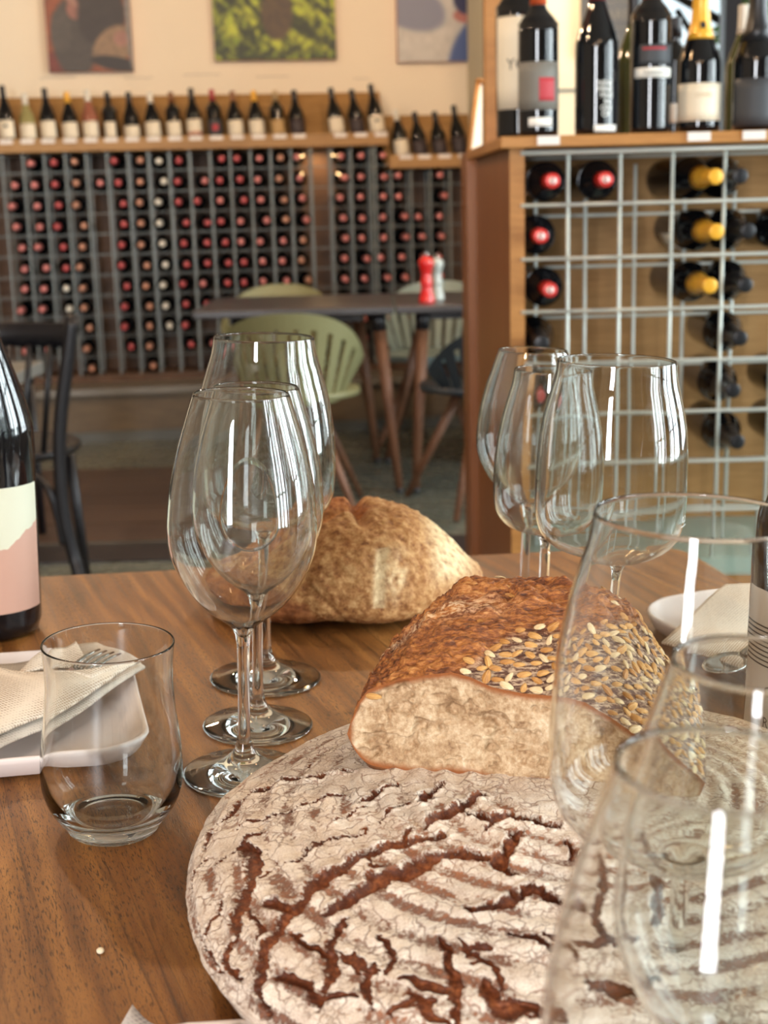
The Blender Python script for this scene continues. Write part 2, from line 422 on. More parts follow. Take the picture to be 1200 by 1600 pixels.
RAD = .0405
ordn = ['first', 'second', 'third', 'fourth', 'fifth', 'sixth', 'seventh', 'eighth', 'ninth', 'tenth', 'eleventh', 'twelfth', 'thirteenth', 'fourteenth', 'fifteenth', 'sixteenth', 'seventeenth', 'eighteenth', 'nineteenth', 'twentieth', 'twenty-first', 'twenty-second', 'twenty-third']
CN = {'p': 'pink', 'r': 'red', 'c': 'copper', 'w': 'white', 'y': 'yellow', 'k': 'black'}
ROWS = [
 '.prc.rcwr.rrpcpp'[:15]+'.ppp...',
 'pprcprcwrprrpcp'+'.pppp.pp'[:7],
 'pprc.rcwrrprpcp'+'.pppp.pp'[:7],
 'pprc.rcwrrrppcp'+'.ppppppp'[:7],
 'pprc.rcwrrrpppc'+'.ppppppp'[:7],
 'pprc.rcwrrrrppc'+'.ppppppp'[:7],
 'ppwc.rcwrprrppc'+'.pppp.p'[:7],
 'ppwc.rcwrrr.ppp'+'.ppp.pp'[:7],
 'pppc.rcwr.p.p.p'+'..pppp.'[:7],
 'pp.c.rc.rp.....'+'.ppp.p.'[:7],
 '...c..c........'+'...p...'[:7],
]
for j, row in enumerate(ROWS):
    for k, ch in enumerate(row):
        if ch == '.': continue
        s = s_bar0+(k+.5)*CP + random.uniform(-.006, .006); z = z_r0-j*RP+.003+RAD
        rise = .0
        yaw = random.uniform(-.06, .06); pit = random.uniform(-.01, .01)
        o = ob('wine_bottle', rb); o.location = W(s, -.27, z)
        o.rotation_euler = (Matrix.Rotation(WROT+yaw, 4, 'Z') @ Matrix.Rotation(PI/2+pit, 4, 'X')).to_euler()
        tag(o, 'lying dark bottle, %s capsule, %s column from left, %s row from top of wall rack' % (CN[ch], ordn[k], ordn[j]), 'bottle', 'wine bottles lying in the wall rack')
        c = ob('capsule', withmat(rc, CAP[ch]), o)
# warm rack lamp glow in the empty column
sl = wpx(500, 250)[0]
l = bpy.data.lights.new('rack_light', 'AREA'); l.shape = 'RECTANGLE'; l.size = .07; l.size_y = .1; l.energy = 1.0; l.color = (1, .62, .28)
lo = bpy.data.objects.new('rack_light', l); COL.objects.link(lo); lo.location = W(sl, -.2, ztop1-.01)
# shelf troughs above the rack
def trough(nm, lab, sa, sb, zb, zt, zback):
    t = wall_frame(nm, lab, 'shelf'); t.location = (0, 0, 0); t.rotation_euler = (0, 0, 0)
    wbox(GB(), sa, sb, .0, .035, zb, zt).ob('front_lip', M_oakh, t, False, bevel=.003)
    wbox(GB(), sa, sb, -.30, .0, zb, zb+.018).ob('shelf_board', M_oakh, t, False)
    gb = GB(); o0, o1 = -.13, -.30
    V = [W(s, o+d, z) for d in (0, .018) for s in (sa, sb) for o, z in ((o0, zb+.018), (o1, zback))]
    gb.add(V, [(0, 1, 3, 2), (4, 6, 7, 5), (0, 4, 5, 1), (2, 3, 7, 6), (1, 5, 7, 3), (0, 2, 6, 4)])
    gb.ob('back_board', M_oakh, t, False); return t
sA, sB = s_bar0-CP*8.5, wpx(607, 220, .03)[0]
zb1, zt1 = wpx(300, 233, .035)[1], wpx(300, 212, .035)[1]
zk1 = wpx(300, 149, -.3)[1]
trough('bottle_shelf', 'long oak shelf trough above the wall rack holding a row of bottles', sA, sB, zb1, zt1, zk1)
sC = sB+.004; sD = sC+.62
zb2, zt2, zk2 = wpx(660, 262, .035)[1], wpx(660, 241, .035)[1], wpx(660, 180, -.3)[1]
trough('bottle_shelf', 'short lower oak shelf trough to the right of the long one', sC, sD, zb2, zt2, zk2)
SH = [(13, 135, 'k', 'cream', 'd'), (46, 148, 'w', 'cream', 'l'), (78, 139, 'k', 'cream', 'd'), (112, 145, 'y', 'cream', 'd'), (144, 142, 'w', 'cream', 'r'),
      (175, 145, 'k', 'cream', 'd'), (208, 145, 'k', 'cream', 'd'), (241, 146, 'w', 'cream', 'd'), (274, 146, 'b', 'cream', 'd'), (306, 139, 'k', 'cream', 'd'),
      (338, 141, 'r', 'char', 'd'), (370, 146, 'b', 'cream', 'd'), (403, 145, 'y', 'cream', 'd'), (436, 146, 't', 'tan', 'd'), (466, 144, 'k', 'dark', 'd'),
      (529, 138, 'k', 'cream', 'd'), (561, 144, 'k', 'dark', 'd'), (592, 132, 'k', 'cream', 'd')]
SL = [(630, 172, 'w', 'cream', 'd'), (659, 176, 'k', 'dark', 'd'), (690, 176, 'k', 'dark', 'd'), (721, 165, 'k', 'dark', 'd')]
shb, shc, shp = bottle_meshes(BURG, .24, 20, .93, 'sh')
bb2, bc2, bp2 = bottle_meshes(BORD, .24, 20, .93, 'sh2')
SLBL = ['cream label with small dark mark, at far left of the long shelf', 'pale greenish glass and white cap, second on the long shelf', 'black cap and cream label, third on the long shelf', 'yellow cap, fourth on the long shelf',
 'pinkish rose wine and white cap', 'black cap and narrow cream label, right of the rose bottle', 'black cap and low cream label, left of the white-capped dark bottle', 'dark glass and white cap', 'brown cap, right of the dark white-capped bottle', 'black cap and two-tone cream and rose label',
 'red cap and charcoal label with red mark', 'brown cap, right of the red-capped bottle', 'yellow cap, thirteenth on the long shelf', 'tan cap and tan label', 'black cap and dark label, alone left of the shelf gap',
 'black cap and cream label, just right of the shelf gap', 'dark label between two cream labels at the shelf right end', 'tall, cream label with dark mark, at the long shelf right end',
 'white cap and cream label, first on the lower shelf', 'dark label, second on the lower shelf', 'dark label, third on the lower shelf', 'tall dark bottle at the lower shelf right end']
PCL = ['the leftmost bottle of the long shelf', 'the pale greenish bottle', 'the third bottle of the long shelf', 'the left yellow-capped bottle', 'the rose bottle', 'the bottle right of the rose one', 'the bottle with a low cream label',
 'the dark bottle with white cap', 'the brown-capped bottle right of the white-capped', 'the black-capped bottle left of the red-capped', 'the red-capped bottle', 'the brown-capped bottle right of the red-capped', 'the right yellow-capped bottle', 'the tan-capped bottle',
 'the dark-labelled bottle left of the gap', 'the bottle just right of the gap', 'the dark-labelled bottle right of the gap', 'the tall bottle ending the long shelf', 'the first bottle of the lower shelf', 'the second bottle of the lower shelf', 'the third bottle of the lower shelf', 'the last bottle of the lower shelf']
for i, (px, ty, cp, lb, gl) in enumerate(SH+SL):
    low = i >= len(SH); zb = (zb2 if low else zb1)+.018
    sft = wpx(px, 205 if not low else 237, -.06)[0]
    ztip = wpx(px, ty, -.1)[1]
    bord = i in (5, 10, 8, 13); B, Cc, P = (bb2, bc2, bp2) if bord else (shb, shc, shp)
    sc = min(1.12, max(.9, (ztip-zb)/.275/1.0))
    t = thing('wine_bottle', 'display bottle with '+SLBL[i] if not SLBL[i].startswith(('tall', 'pale', 'pinkish')) else 'display bottle, '+SLBL[i], 'bottle', W(sft, -.055, zb), group='bottles on the shelves above the wall rack')
    lean = -.055 if i < 15 else -.12
    t.rotation_euler = (Matrix.Rotation(WROT, 4, 'Z') @ Matrix.Rotation(lean, 4, 'Y') @ Matrix.Rotation(-.10, 4, 'X')).to_euler()
    t.scale = (1, 1, sc)
    ob('body', withmat(B, {'d': M_dark, 'l': M_pale, 'r': M_rose}[gl]), t); ob('capsule', withmat(Cc, CAP[cp]), t)
    half = 1.15 if i != 5 else .75
    z0, z1 = (.045, .125) if i != 6 else (.045, .105)
    key = ('lab', lb, bord, half, z1)
    if key not in _lc:
        o = label_patch(P, z0, z1, half, LAB[lb], 'label', t); _lc[key] = o.data
    else: ob('label', _lc[key], t)
    if i in (0, 17): label_patch(P, .092, .106, .22, LAB['ink'], 'label_mark', t, n=4, e=.0011)
    if i == 10: label_patch(P, .07, .1, .4, LAB['red'], 'label_mark', t, n=6, e=.0011)
    if i == 9: label_patch(P, .047, .066, 1.12, LAB['rose'], 'label_band', t, e=.0011)
    # price card clipped on the lip in front of it
    ztt = (zt2 if low else zt1)
    c = GB(); wbox(c, sft-.032, sft+.028, .0355, .0375, ztt-.021, ztt-.002)
    o = c.ob('price_card', M_tagp, None, False)
    tag(o, 'price card on shelf lip under the bottle: %s' % (SLBL[i] if 1 else 'display bottle with '+SLBL[i] if i not in (1, 4, 17, 21) else ['', 'pale greenish bottle', '', '', 'rose bottle', '', '', '', '', '', '', '', '', '', '', '', '', 'tall end bottle of long shelf', '', '', '', 'tall lower end bottle'][i]), 'price tag', 'price cards on the shelf lip')
    o['label'] = 'small price card on the lip under '+PCL[i]
# bench ledge under the rack
zl = zbot; o1 = .22
bench = thing('wall_bench', 'low grey-brown ledge running along the floor under the wall rack', 'ledge')
zlt = wpx(200, 606, o1)[1]
wbox(GB(), s_bar0-.9, s_bar0+CP*24, -.34, o1, zlt-.03, zlt).ob('top_board', simple('grey_ledge', C3(118, 112, 100), .3), bench, False)
wbox(GB(), s_bar0-.9, s_bar0+CP*24, -.34, o1-.03, .05, zlt-.03).ob('front_board', wood('ledge_front', C3(84, 72, 58), C3(112, 96, 74), .5, (1, 1, 5), (0, 0, 0), 8), bench, False)
wbox(GB(), s_bar0-.9, s_bar0+CP*24, -.34, o1-.01, .0, .05).ob('plinth', simple('plinth_grey', C3(92, 94, 90), .5), bench, False)
wbox(GB(), s_bar0-.9, s_bar0+CP*24, -.34, -.05, zlt, zbot-.003).ob('rack_footing', M_rackb, bench, False)

# ---------------------------------------------------------------- wall canvases
def painted(name, s0, s1, z0, z1, nx, nz, fn, parent):
    x = np.linspace(0, 1, nx); z = np.linspace(0, 1, nz); X, Z = np.meshgrid(x, z)
    P = np.array([W(s0+(s1-s0)*a, -.296, z0+(z1-z0)*b) for a, b in zip(X.ravel(), Z.ravel())])
    col = fn(X.ravel(), Z.ravel()); col = np.concatenate([((col+.055)/1.055)**2.4, np.ones((len(col), 1))], 1)
    m, nt, b = newmat(name+'_print'); a = nd(nt, 'ShaderNodeAttribute', attribute_name='paint')
    nt.links.new(a.outputs[0], b.inputs['Base Color']); b.inputs['Roughness'].default_value = .5
    return ob(name, mesh(name, P, gridF(nx, nz), [m], None, False, {'paint': col}), parent)
def canvas(lab, px0, px1, pyb, fn, edge, hgt=.72):
    s0, zb = wpx(px0, pyb, -.297); s1 = wpx(px1, pyb, -.297)[0]
    t = wall_frame('wall_canvas', lab, 'picture', group='photo canvases on the back wall'); t.location = (0, 0, 0); t.rotation_euler = (0, 0, 0)
    wbox(GB(), s0, s1, -.338, -.298, zb, zb+hgt).ob('stretcher', edge, t, False)
    painted('print', s0, s1, zb, zb+hgt, 90, 160, fn, t)
def blob(X, Z, x, z, rx, rz, a=0, soft=.12):
    c, s = math.cos(a), math.sin(a); u = ((X-x)*c+(Z-z)*s)/rx; v = (-(X-x)*s+(Z-z)*c)/rz
    return 1-sstep(1-soft, 1+soft, np.sqrt(u*u+v*v))
def lay(c, m, col): return c*(1-m[:, None])+np.array(col)/255.*m[:, None]
def pf1(X, Z):                                       # person in a grey jumper holding a barrel on an orange ground; Z scaled: 0..0.5 visible
    P = np.stack([X*6, Z*12, X*0], 1); n = fbm(P, 1.2)
    c = np.tile(np.array([186, 92, 48])/255., (len(X), 1)); c *= (1+.25*n)[:, None]
    c = lay(c, blob(X, Z, .06, .05, .25, .08), (150, 52, 36))
    c = lay(c, blob(X, Z, .33, .22, .27, .26), (84, 74, 68)); c = lay(c, blob(X, Z, .17, .26, .12, .14), (98, 88, 80))
    c = lay(c, blob(X, Z, .38, .40, .13, .07), (196, 128, 108)); c = lay(c, blob(X, Z, .37, .52, .15, .10), (210, 150, 128))
    c = lay(c, blob(X, Z, .36, .62, .17, .06), (60, 40, 30))
    c = lay(c, blob(X, Z, .66, .36, .28, .2, .1), (54, 42, 40)); c = lay(c, blob(X, Z, .62, .5, .25, .14), (60, 48, 44))
    c = lay(c, blob(X, Z, .78, .16, .26, .125, .25), (184, 146, 108)); c = lay(c, blob(X, Z, .8, .05, .3, .045, -.1), (44, 34, 34))
    c = lay(c, blob(X, Z, .88, .21, .09, .05), (214, 150, 128)); c = lay(c, blob(X, Z, .99, .5, .05, .5), (176, 168, 160))
    return np.clip(c*(.72+.12*fbm(np.stack([X*20, Z*40, X*0], 1), 1, 3))[:, None], 0, 1)
def pf2(X, Z):                                       # vine leaves and grass
    P = np.stack([X*9, Z*9, X*0], 1); n = fbm(P, 1.0, 4); n2 = fbm(P+9, 3.2, 4); n3 = vnoise(np.stack([X*20+Z*22, Z*9-X*4, X*0], 1))
    f = sstep(-.35, .55, n*.6+n2*.7+n3*.35)
    c = np.array([40, 48, 22])/255.*(1-f)[:, None]+np.array([190, 196, 60])/255.*f[:, None]
    c = lay(c, sstep(.2, .6, n2)*.6, (90, 120, 30))
    c = lay(c, blob(X, Z, .52, .3, .13, .17)*(.9), (78, 58, 46)); return np.clip(c, 0, 1)
def pf3(X, Z):                                       # gravel with a blue shadow and dark blue boots
    P = np.stack([X*8, Z*8, X*0], 1); n = fbm(P, 2.5)
    c = np.tile(np.array([190, 184, 176])/255., (len(X), 1))*(1+.1*n)[:, None]
    c = lay(c, blob(X, Z, .1, .38, .45, .16, -.2), (126, 128, 146)); c = lay(c, blob(X, Z, .95, .12, .42, .2, .5), (70, 90, 140))
    c = lay(c, blob(X, Z, .35, .52, .4, .07), (140, 140, 160)); c = lay(c, blob(X, Z, .8, .3, .17, .05), (176, 110, 100)); c = lay(c, blob(X, Z, .78, .42, .15, .11), (44, 46, 84))
    return np.clip(c, 0, 1)
M_cedge = simple('canvas_edge_tan', C3(190, 120, 70), .8)
canvas('photo canvas of a person in a grey jumper holding a barrel on orange', 77, 209, 113, pf1, M_cedge)
canvas('photo canvas of bright green grass and leaves above the shelf middle', 336, 526, 95, pf2, M_cedge)
canvas('photo canvas of grey gravel with blue shadow, right end of the wall', 622, 760, 97, pf3, M_cedge)
# thin script lines under the canvases (illegible at this distance in the photograph)
M_ink = simple('wall_script', C3(96, 88, 80), .8)
for i, (a, b_, y) in enumerate(((61, 120, 122), (194, 240, 122), (286, 345, 117), (400, 452, 120), (553, 579, 123))):
    s0, z = wpx(a, y, -.335); s1 = wpx(b_, y, -.335)[0]; gb = GB(); x = s0
    P = []
    while x < s1:
        P.append(W(x, -.3385, z+random.uniform(-.004, .005))); x += .004
    gb.tube(P, .0009, 4)
    tag(gb.ob('wall_lettering', M_ink, None), 'thin handwritten wall line '+['left of and under the barrel canvas', 'right of and under the barrel canvas', 'left of and under the grass canvas', 'under the grass canvas centre, starting reddish', 'short, between grass and gravel canvases'][i], 'lettering', 'script lines on the cream wall')

# ---------------------------------------------------------------- right display unit
YU = 2.67
def ux(px, py=400): return aty(px, py, YU)[0]
def uz(py, px=1000): return aty(px, py, YU)[2]
zs0, zs1 = uz(232, 810), uz(214, 810)
xl = ux(797, 300); xr = 1.35; bk = np.array([aty(744, 300, 3.34)[0], 3.34])
unit = thing('wine_display_unit', 'tall oak display cabinet with white wire grid front and bottles inside', 'cabinet', (0, 0, 0))
gb = GB(); V = [(xl, YU, 0), (xl+.028, YU, 0), (bk[0]+.028, bk[1], 0), (bk[0], bk[1], 0)]
V += [(x, y, zs0) for x, y, _ in V]
gb.add(V, [(0, 3, 2, 1), (4, 5, 6, 7), (0, 1, 5, 4), (1, 2, 6, 5), (2, 3, 7, 6), (3, 0, 4, 7)], 0)
sp = gb.ob('side_panel', M_side, unit, False)
GB().box(xl-.001, xl+.027, YU-.004, YU-.0005, 0, zs0).ob('edge_strip', M_oak, unit, False)
gb = GB(); V = [(xl-.02, YU-.03, zs0), (xr, YU-.03, zs0), (xr, bk[1]+.02, zs0), (bk[0]-.02, bk[1]+.02, zs0)]; V += [(x, y, zs1) for x, y, _ in V]
gb.add(V, [(0, 3, 2, 1), (4, 5, 6, 7), (0, 1, 5, 4), (1, 2, 6, 5), (2, 3, 7, 6), (3, 0, 4, 7)]); gb.ob('top_board', M_oak, unit, False, bevel=.002)
GB().box(xl+.03, xr, YU+.33, YU+.345, .02, zs0).ob('back_board', M_oakh, unit, False)
zfl = uz(868, 1110)
GB().box(xl+.03, xr, YU-.01, YU+.33, zfl-.03, zfl).ob('bottom_board', simple('pale_green_shelf', C3(150, 170, 158), .35), unit, False)
GB().box(xl+.03, xr, YU-.006, YU+.32, .04, zfl-.03).ob('base_panel', M_oak, unit, False)
GP = .0994; xb0 = ux(806, 322)
for k in range(0, 11):
    x = xb0+k*GP
    GB().tube([(x, YU, zfl), (x, YU, zs0-.012)], .0036, 8).ob('grid_wire_upright', M_wire, unit)
    x = xb0+.052+k*GP*1.0
    if x < xr: GB().tube([(x, YU+.125, zfl), (x, YU+.125, uz(262, 900)+.006)], .0036, 8).ob('rear_wire_upright', M_wire, unit)
zg = [uz(240, 804)]+[uz(322, 804)-j*.1008 for j in range(0, 8)]
for j, z in enumerate(zg):
    if z > zfl+.02: GB().tube([(xl+.02, YU-.004, z), (xr, YU-.004, z)], .0036 if j else .005, 8).ob('grid_wire_bar', M_wire, unit)
for j in range(0, 9):
    z = uz(256, 804)+.0-j*.1008 + (.012 if j == 0 else 0)
    if z > zfl: GB().tube([(xl+.03, YU+.129, z), (xr, YU+.129, z)], .0033, 8).ob('rear_wire_bar', M_wire, unit)
# lying bottles in the unit
UB = [(858, 307, 'R', 1), (943, 305, 'R', 1), (1089, 303, 'g', 1), (1150, 302, 'k', 1), (848, 393, 'R', 2), (1102, 388, 'g', 2), (1162, 387, 'k', 2),
      (856, 476, 'R', 3), (1094, 470, 'g', 3), (1162, 466, 'k', 3), (848, 545, 'k', 4), (1158, 550, 'k', 4), (845, 590, 'r', 5), (1150, 628, 'k', 5), (1262, 622, 'k', 5), (1155, 705, 'k', 6), (1262, 702, 'k', 6), (1240, 395, 'k', 2)]
ULB = ['red and white capsule, top left cell', 'red and white capsule, second cell of the top row', 'gold capsule, top row', 'black capsule right of the top gold one', 'red and white capsule, second row at left', 'gold capsule in the second row',
       'black capsule right of the second row gold one', 'red and white capsule, third row at left', 'gold capsule, third row, above the large wine glass', 'black capsule right of the third row gold one', 'black capsule, fourth row at left, seen over the glass rims',
       'black capsule, alone at the right of the fourth row', 'red capsule, fifth row, seen through the left glass', 'black capsule, fifth row, left of two', 'black capsule, fifth row at the frame edge', 'black capsule, sixth row, left of two', 'black capsule, sixth row at the frame edge', 'black capsule, second row beyond the frame edge']
ub, uc, upf = bottle_meshes(BURG, .215, 28, 1.0, 'un')
bb3, bc3, bp3 = bottle_meshes(BORD, .24, 28, 1.0, 'un2')
M_redw = CAP['r']; CAP['R'] = cap('bright_red_capsule', 196, 46, 40)
for i, (px, py, cp, r) in enumerate(UB):
    yt = YU-.05                                      # neck tip in front of the grid
    p = aty(px, py, yt); gold = cp == 'g'; z = max(p[2], zfl+.045)
    B, Cc = (ub, uc) if gold or cp == 'k' else (bb3, bc3)
    zrow = (zg[r] if r < len(zg) else zfl)+.0036+.041; z = zrow
    t = thing('wine_bottle', 'lying bottle with '+ULB[i], 'bottle', (p[0], yt+.30, z), group='wine bottles lying in the display unit', rot=(PI/2, 0, random.uniform(-.03, .03)+(.09 if gold else 0)))
    ob('body', B, t); c = ob('capsule', withmat(Cc, CAP[cp]), t)
    if cp == 'R':
        GB().lathe([(.3002, .007), (.3012, .007), (.3014, 0)], 20).ob('capsule_disc', LAB['white'], t)
        GB().box(-.002, .002, -.006, .006, .3014, .302).ob('capsule_mark', M_redw, t, False)
    if i == 5: label_patch(upf, .05, .12, 1.4, LAB['cream'], 'label', t)
# bottles standing on the unit
zst = zs1
def stand(px, py, y, prof, key, sc, scz, glass, cp, capz, lab, name='wine_bottle'):
    x = aty(px, py, y)[0]
    b, c, pr = bottle_meshes(prof, capz, 40, sc, key)
    t = thing(name, lab, 'bottle', (x, y, zst), group='bottles standing on the display unit'); t.scale = (1, 1, scz)
    ob('body', withmat(b, glass), t); ob('capsule', withmat(c, cp), t); return t, pr
t, P = stand(812, 150, 2.86, BORD, 'b1', 1.25, 1.0, M_dark, CAP['k'], .24, 'large dark bottle with tall cream label at the display left, behind another')
label_patch(P, .06, .235*1.0, 1.25, LAB['cream'], 'label', t); text_mesh('YOU', .03, LAB['ink'], 'lettering', .0483, t, (0, 0, .135))
t, P = stand(841, 150, 2.70, BORD, 'b2', 1.0, 1.0, M_dark, CAP['o'], .238, 'dark bottle with orange capsule, grey label and red square')
label_patch(P, .048, .135, 1.35, LAB['grey'], 'label', t); label_patch(P, .064, .106, .42, LAB['red'], 'label_square', t, face=-PI/2+.35, n=8, e=.0011)
label_patch(P, .018, .034, .6, LAB['white'], 'price_sticker', t, e=.0011, n=8)
t, P = stand(932, 150, 2.70, BURG, 'b3', 1.0, 1.03, M_dark, CAP['m'], .235, 'dark sloping bottle with maroon capsule and white block lettering')
for q, (tx, w_) in enumerate((('NINE', 0), ('MINE', 0), ('FINE', .2), ('IN', .25), ('ON', .1), ('OF', .1))):
    text_mesh(tx, .0135, LAB['white'], 'lettering', .0415, t, (0, 0, .086-q*.0108), -PI/2+.25+w_*.4)
label_patch(P, .004, .017, .6, LAB['white'], 'price_sticker', t, face=-PI/2+.35, n=8, e=.0011)
t, P = stand(1016, 150, 2.71, BORD, 'b4', 1.0, 1.06, M_dark, CAP['m'], .23, 'dark bottle with narrow white band label below a charcoal label')
label_patch(P, .118, .152, .95, LAB['char'], 'label', t, face=-PI/2+.2); label_patch(P, .143, .147, .6, LAB['red'], 'label_line', t, e=.0011, n=8)
label_patch(P, .096, .113, 1.05, LAB['white'], 'label_band', t, e=.0009); text_mesh('TERRENO', .010, LAB['ink'], 'lettering', .0391, t, (0, 0, .1005))
t, P = stand(990, 150, 2.95, BURG, 'b5', .95, 1.0, M_darkg, CAP['k'], .24, 'green bottle half hidden behind the white band bottle')
t, P = stand(1054, 150, 2.92, BORD, 'b6', .82, .96, M_dark, CAP['k'], .25, 'slim dark bottle between white band bottle and gold foil bottle')
label_patch(P, .03, .07, .8, LAB['white'], 'label', t)
CHAMP = [(0, 0), (0, .034), (.005, .042), (.014, .0435), (.13, .0435), (.15, .041), (.175, .033), (.20, .024), (.225, .0185), (.25, .0165), (.272, .016), (.278, .0185), (.296, .0175), (.302, .012)]
t, P = stand(1092, 150, 2.72, CHAMP, 'b7', .93, .98, M_dark, CAP['g'], .188, 'sparkling wine bottle with gold foil neck and white label', 'sparkling_wine_bottle')
label_patch(P, .022, .092, 1.45, LAB['cream'], 'label', t); text_mesh('CUVÉE', .011, LAB['tan'], 'lettering', .0418, t, (0, 0, .066))
GB().lathe([(0, 0), (0, .012), (.004, .016), (.011, .015), (.013, 0)], 20).ob('crown_cap', M_black, t, loc=(0, 0, .279))
label_patch(P, .194, .206, .25, LAB['ink'], 'foil_emblem', t, n=6, e=.0014)
t, P = stand(1180, 150, 2.71, CHAMP, 'b8', .97, .96, M_dark, CAP['k'], .175, 'black sparkling wine bottle with matte charcoal label at the right edge', 'sparkling_wine_bottle')
label_patch(P, .01, .1, 1.3, LAB['char'], 'label', t)
t, P = stand(1160, 150, 2.98, BURG, 'b9', .9, .98, M_darkg, CAP['w'], .235, 'green bottle with white capsule behind the black sparkling bottle')
for i, (px, w_) in enumerate(((857, 35), (1092, 36), (1178, 36))):
    x0, x1 = aty(px-w_/2, 220, YU-.031)[0], aty(px+w_/2, 220, YU-.031)[0]
    o = GB().box(x0, x1, YU-.0335, YU-.0308, zs0+.004, zs1-.001).ob('price_card', M_tagp, None, False)
    tag(o, 'white price card on the cabinet edge '+['under the orange capsule bottle', 'under the gold foil bottle', 'under the black sparkling bottle'][i], 'price tag', 'price cards on the display unit')
# upright oak post and leaning card at the cabinet's left rear
pz = (ux(755, 100), )
xa, xc = aty(757, 100, 3.2)[0], aty(786, 100, 3.2)[0]
tag(GB().box(xa, xc, 3.2, 3.24, zs1, 2.6).ob('oak_post', M_oak, None, False, bevel=.003), 'upright oak board standing on the cabinet behind its left end', 'board')
card = thing('menu_board', 'white leaning card in oak frame beyond the cabinet top left corner', 'sign', (0, 0, 0))
A = [aty(x, y, 3.45+d) for x, y, d in ((733, 236, 0), (753, 236, 0), (753, 130, .12), (747, 130, .12))]
gb = GB(); n_ = np.array([0, .012, 0]); V = A+[a+n_ for a in A]
gb.add(V, [(0, 1, 2, 3), (7, 6, 5, 4), (0, 4, 5, 1), (1, 5, 6, 2), (2, 6, 7, 3), (3, 7, 4, 0)]); gb.ob('card', LAB['white'], card, False)
GB().tube([A[0], A[3]], .006, 6).ob('frame_edge', M_oak, card); GB().tube([A[3]+np.array([-.006, 0, .004]), A[2]+np.array([.02, 0, .004])], .008, 6).ob('frame_top', M_oak, card)
zc = A[0][2]
tag(GB().box(A[0][0]-.01, A[1][0]+.03, 3.40, 3.62, 0, zc-.004).ob('side_counter', M_side, None, False), 'narrow stained counter just behind the display cabinet left corner', 'counter')
# framed chalkboard
cb = thing('chalkboard', 'dark grey framed picture on the cream wall behind the display bottles', 'picture')
a = aty(906, 92, YW); b_ = aty(1000, 92, YW)
GB().box(a[0], b_[0], YW-.03, YW-.002, a[2], a[2]+.75).ob('panel', simple('slate_picture', C3(82, 84, 86), .6, var=.25, nscale=5), cb, False)
text_mesh('AREA', .05, LAB['grey'], 'lettering', None, cb, ((a[0]+b_[0])/2+.04, YW-.031, a[2]+.14))
gb = GB(); cx_, cz_ = (a[0]+b_[0])/2+.04, a[2]+.157; 
gb.tube([(cx_+.1*math.cos(t_), YW-.031, cz_+.05*math.sin(t_)) for t_ in np.linspace(0, 2*PI, 33)], .002, 4); gb.ob('oval_outline', LAB['grey'], cb)
# stair railing and foliage outside the window
rl = thing('stair_railing', 'black metal stair railing outside the window behind the gold foil bottle', 'railing')
for p0, p1, r in (((1015, -30), (1135, 38), .02), ((1057, 15), (1092, 70), .014), ((1000, -60), (1010, 120), .012), ((1135, 30), (1300, 110), .02)):
    GB().tube([aty(p0[0], p0[1], 6.3), aty(p1[0], p1[1], 6.3)], r, 8).ob('rail_bar', M_black, rl)
M_leaf = simple('leaf_green', C3(96, 150, 62), .5, var=.4, nscale=3)
def shrub(px, py, lab):
    c0 = aty(px, py, 7.0); V = []; F = []
    for k in range(900):
        d = RNG.normal(size=3); d /= np.linalg.norm(d); p = c0+d*np.array([.32, .25, .45])*RNG.uniform(.5, 1); a = RNG.normal(size=3); a /= np.linalg.norm(a); b2 = np.cross(a, d); b2 /= np.linalg.norm(b2)
        i0 = len(V); V += [p-a*.05, p+b2*.02, p+a*.05, p-b2*.02]; F.append((i0, i0+1, i0+2, i0+3))
    t = thing('garden_shrub', lab, 'shrub'); o = ob('foliage', mesh('foliage', V, F, [M_leaf], None, False), t); o['kind'] = 'stuff'
    GB().tube([(c0[0], c0[1], 0), c0], [.03, .015], 6).ob('stem', M_legw, t)
shrub(1215, 60, 'bright green shrub outside the window at the right edge'); 
struct('ground_outside', GB().box(-1, 5, 7.6, 9.5, -.06, 0).mesh('ground_outside', M_floor, False))

# ---------------------------------------------------------------- far dining tables, chairs, mill
def leg_t(gb_top, foot, r0=.024, r1=.014): return [gb_top, foot], [r0, r1]
def dining_table(lab, x0, x1, y0, y1, zt, legs):
    t = thing('dining_table', lab, 'table', group='dark dining tables before the wall rack')
    GB().box(x0, x1, y0, y1, zt-.028, zt).ob('table_top', M_topd, t, False, bevel=.006)
    GB().box(x0+.12, x1-.12, y0+.12, y1-.12, zt-.06, zt-.028).ob('apron', M_black, t, False)
    for (tp, ft) in legs:
        a = Vector((tp[0], tp[1], zt-.028)); b = Vector((ft[0], ft[1], 0)); d = b-a
        c = GB().tube([a, a+d*.1], [.03, .027], 12).ob('leg_socket', M_black, t)
        GB().tube([a+d*.1, a+d*.97], [.025, .015], 12).ob('leg', M_legw, t); GB().tube([a+d*.97, b], [.0155, .015], 12).ob('leg_tip', M_black, t)
M_topd = simple('charcoal_table_top', C3(62, 60, 62), .3, 0, .5, var=.12, nscale=6)
ZT2 = .715
y0 = 4.98; y1 = 5.72
xr1 = atz(626, 480, ZT2)[0]
xle = aty(300, 490, y0)[0]
fB = atz(625, 770, 0); fC = atz(650, 770, 0); fA = atz(590, 722, 0); fD = atz(604, 722, 0)
tB = aty(590, 497, y0+.12); tC = aty(661, 497, y0+.12)
dining_table('dark dining table behind the near olive chair, left of the pair', xle, .055, y0, y1, ZT2, [(tB, fB), ((fA[0]-.07, y1-.12), fA), ((xle+.16, y0+.12), (xle+.06, y0+.03)), ((xle+.16, y1-.12), (xle+.06, y1-.03))])
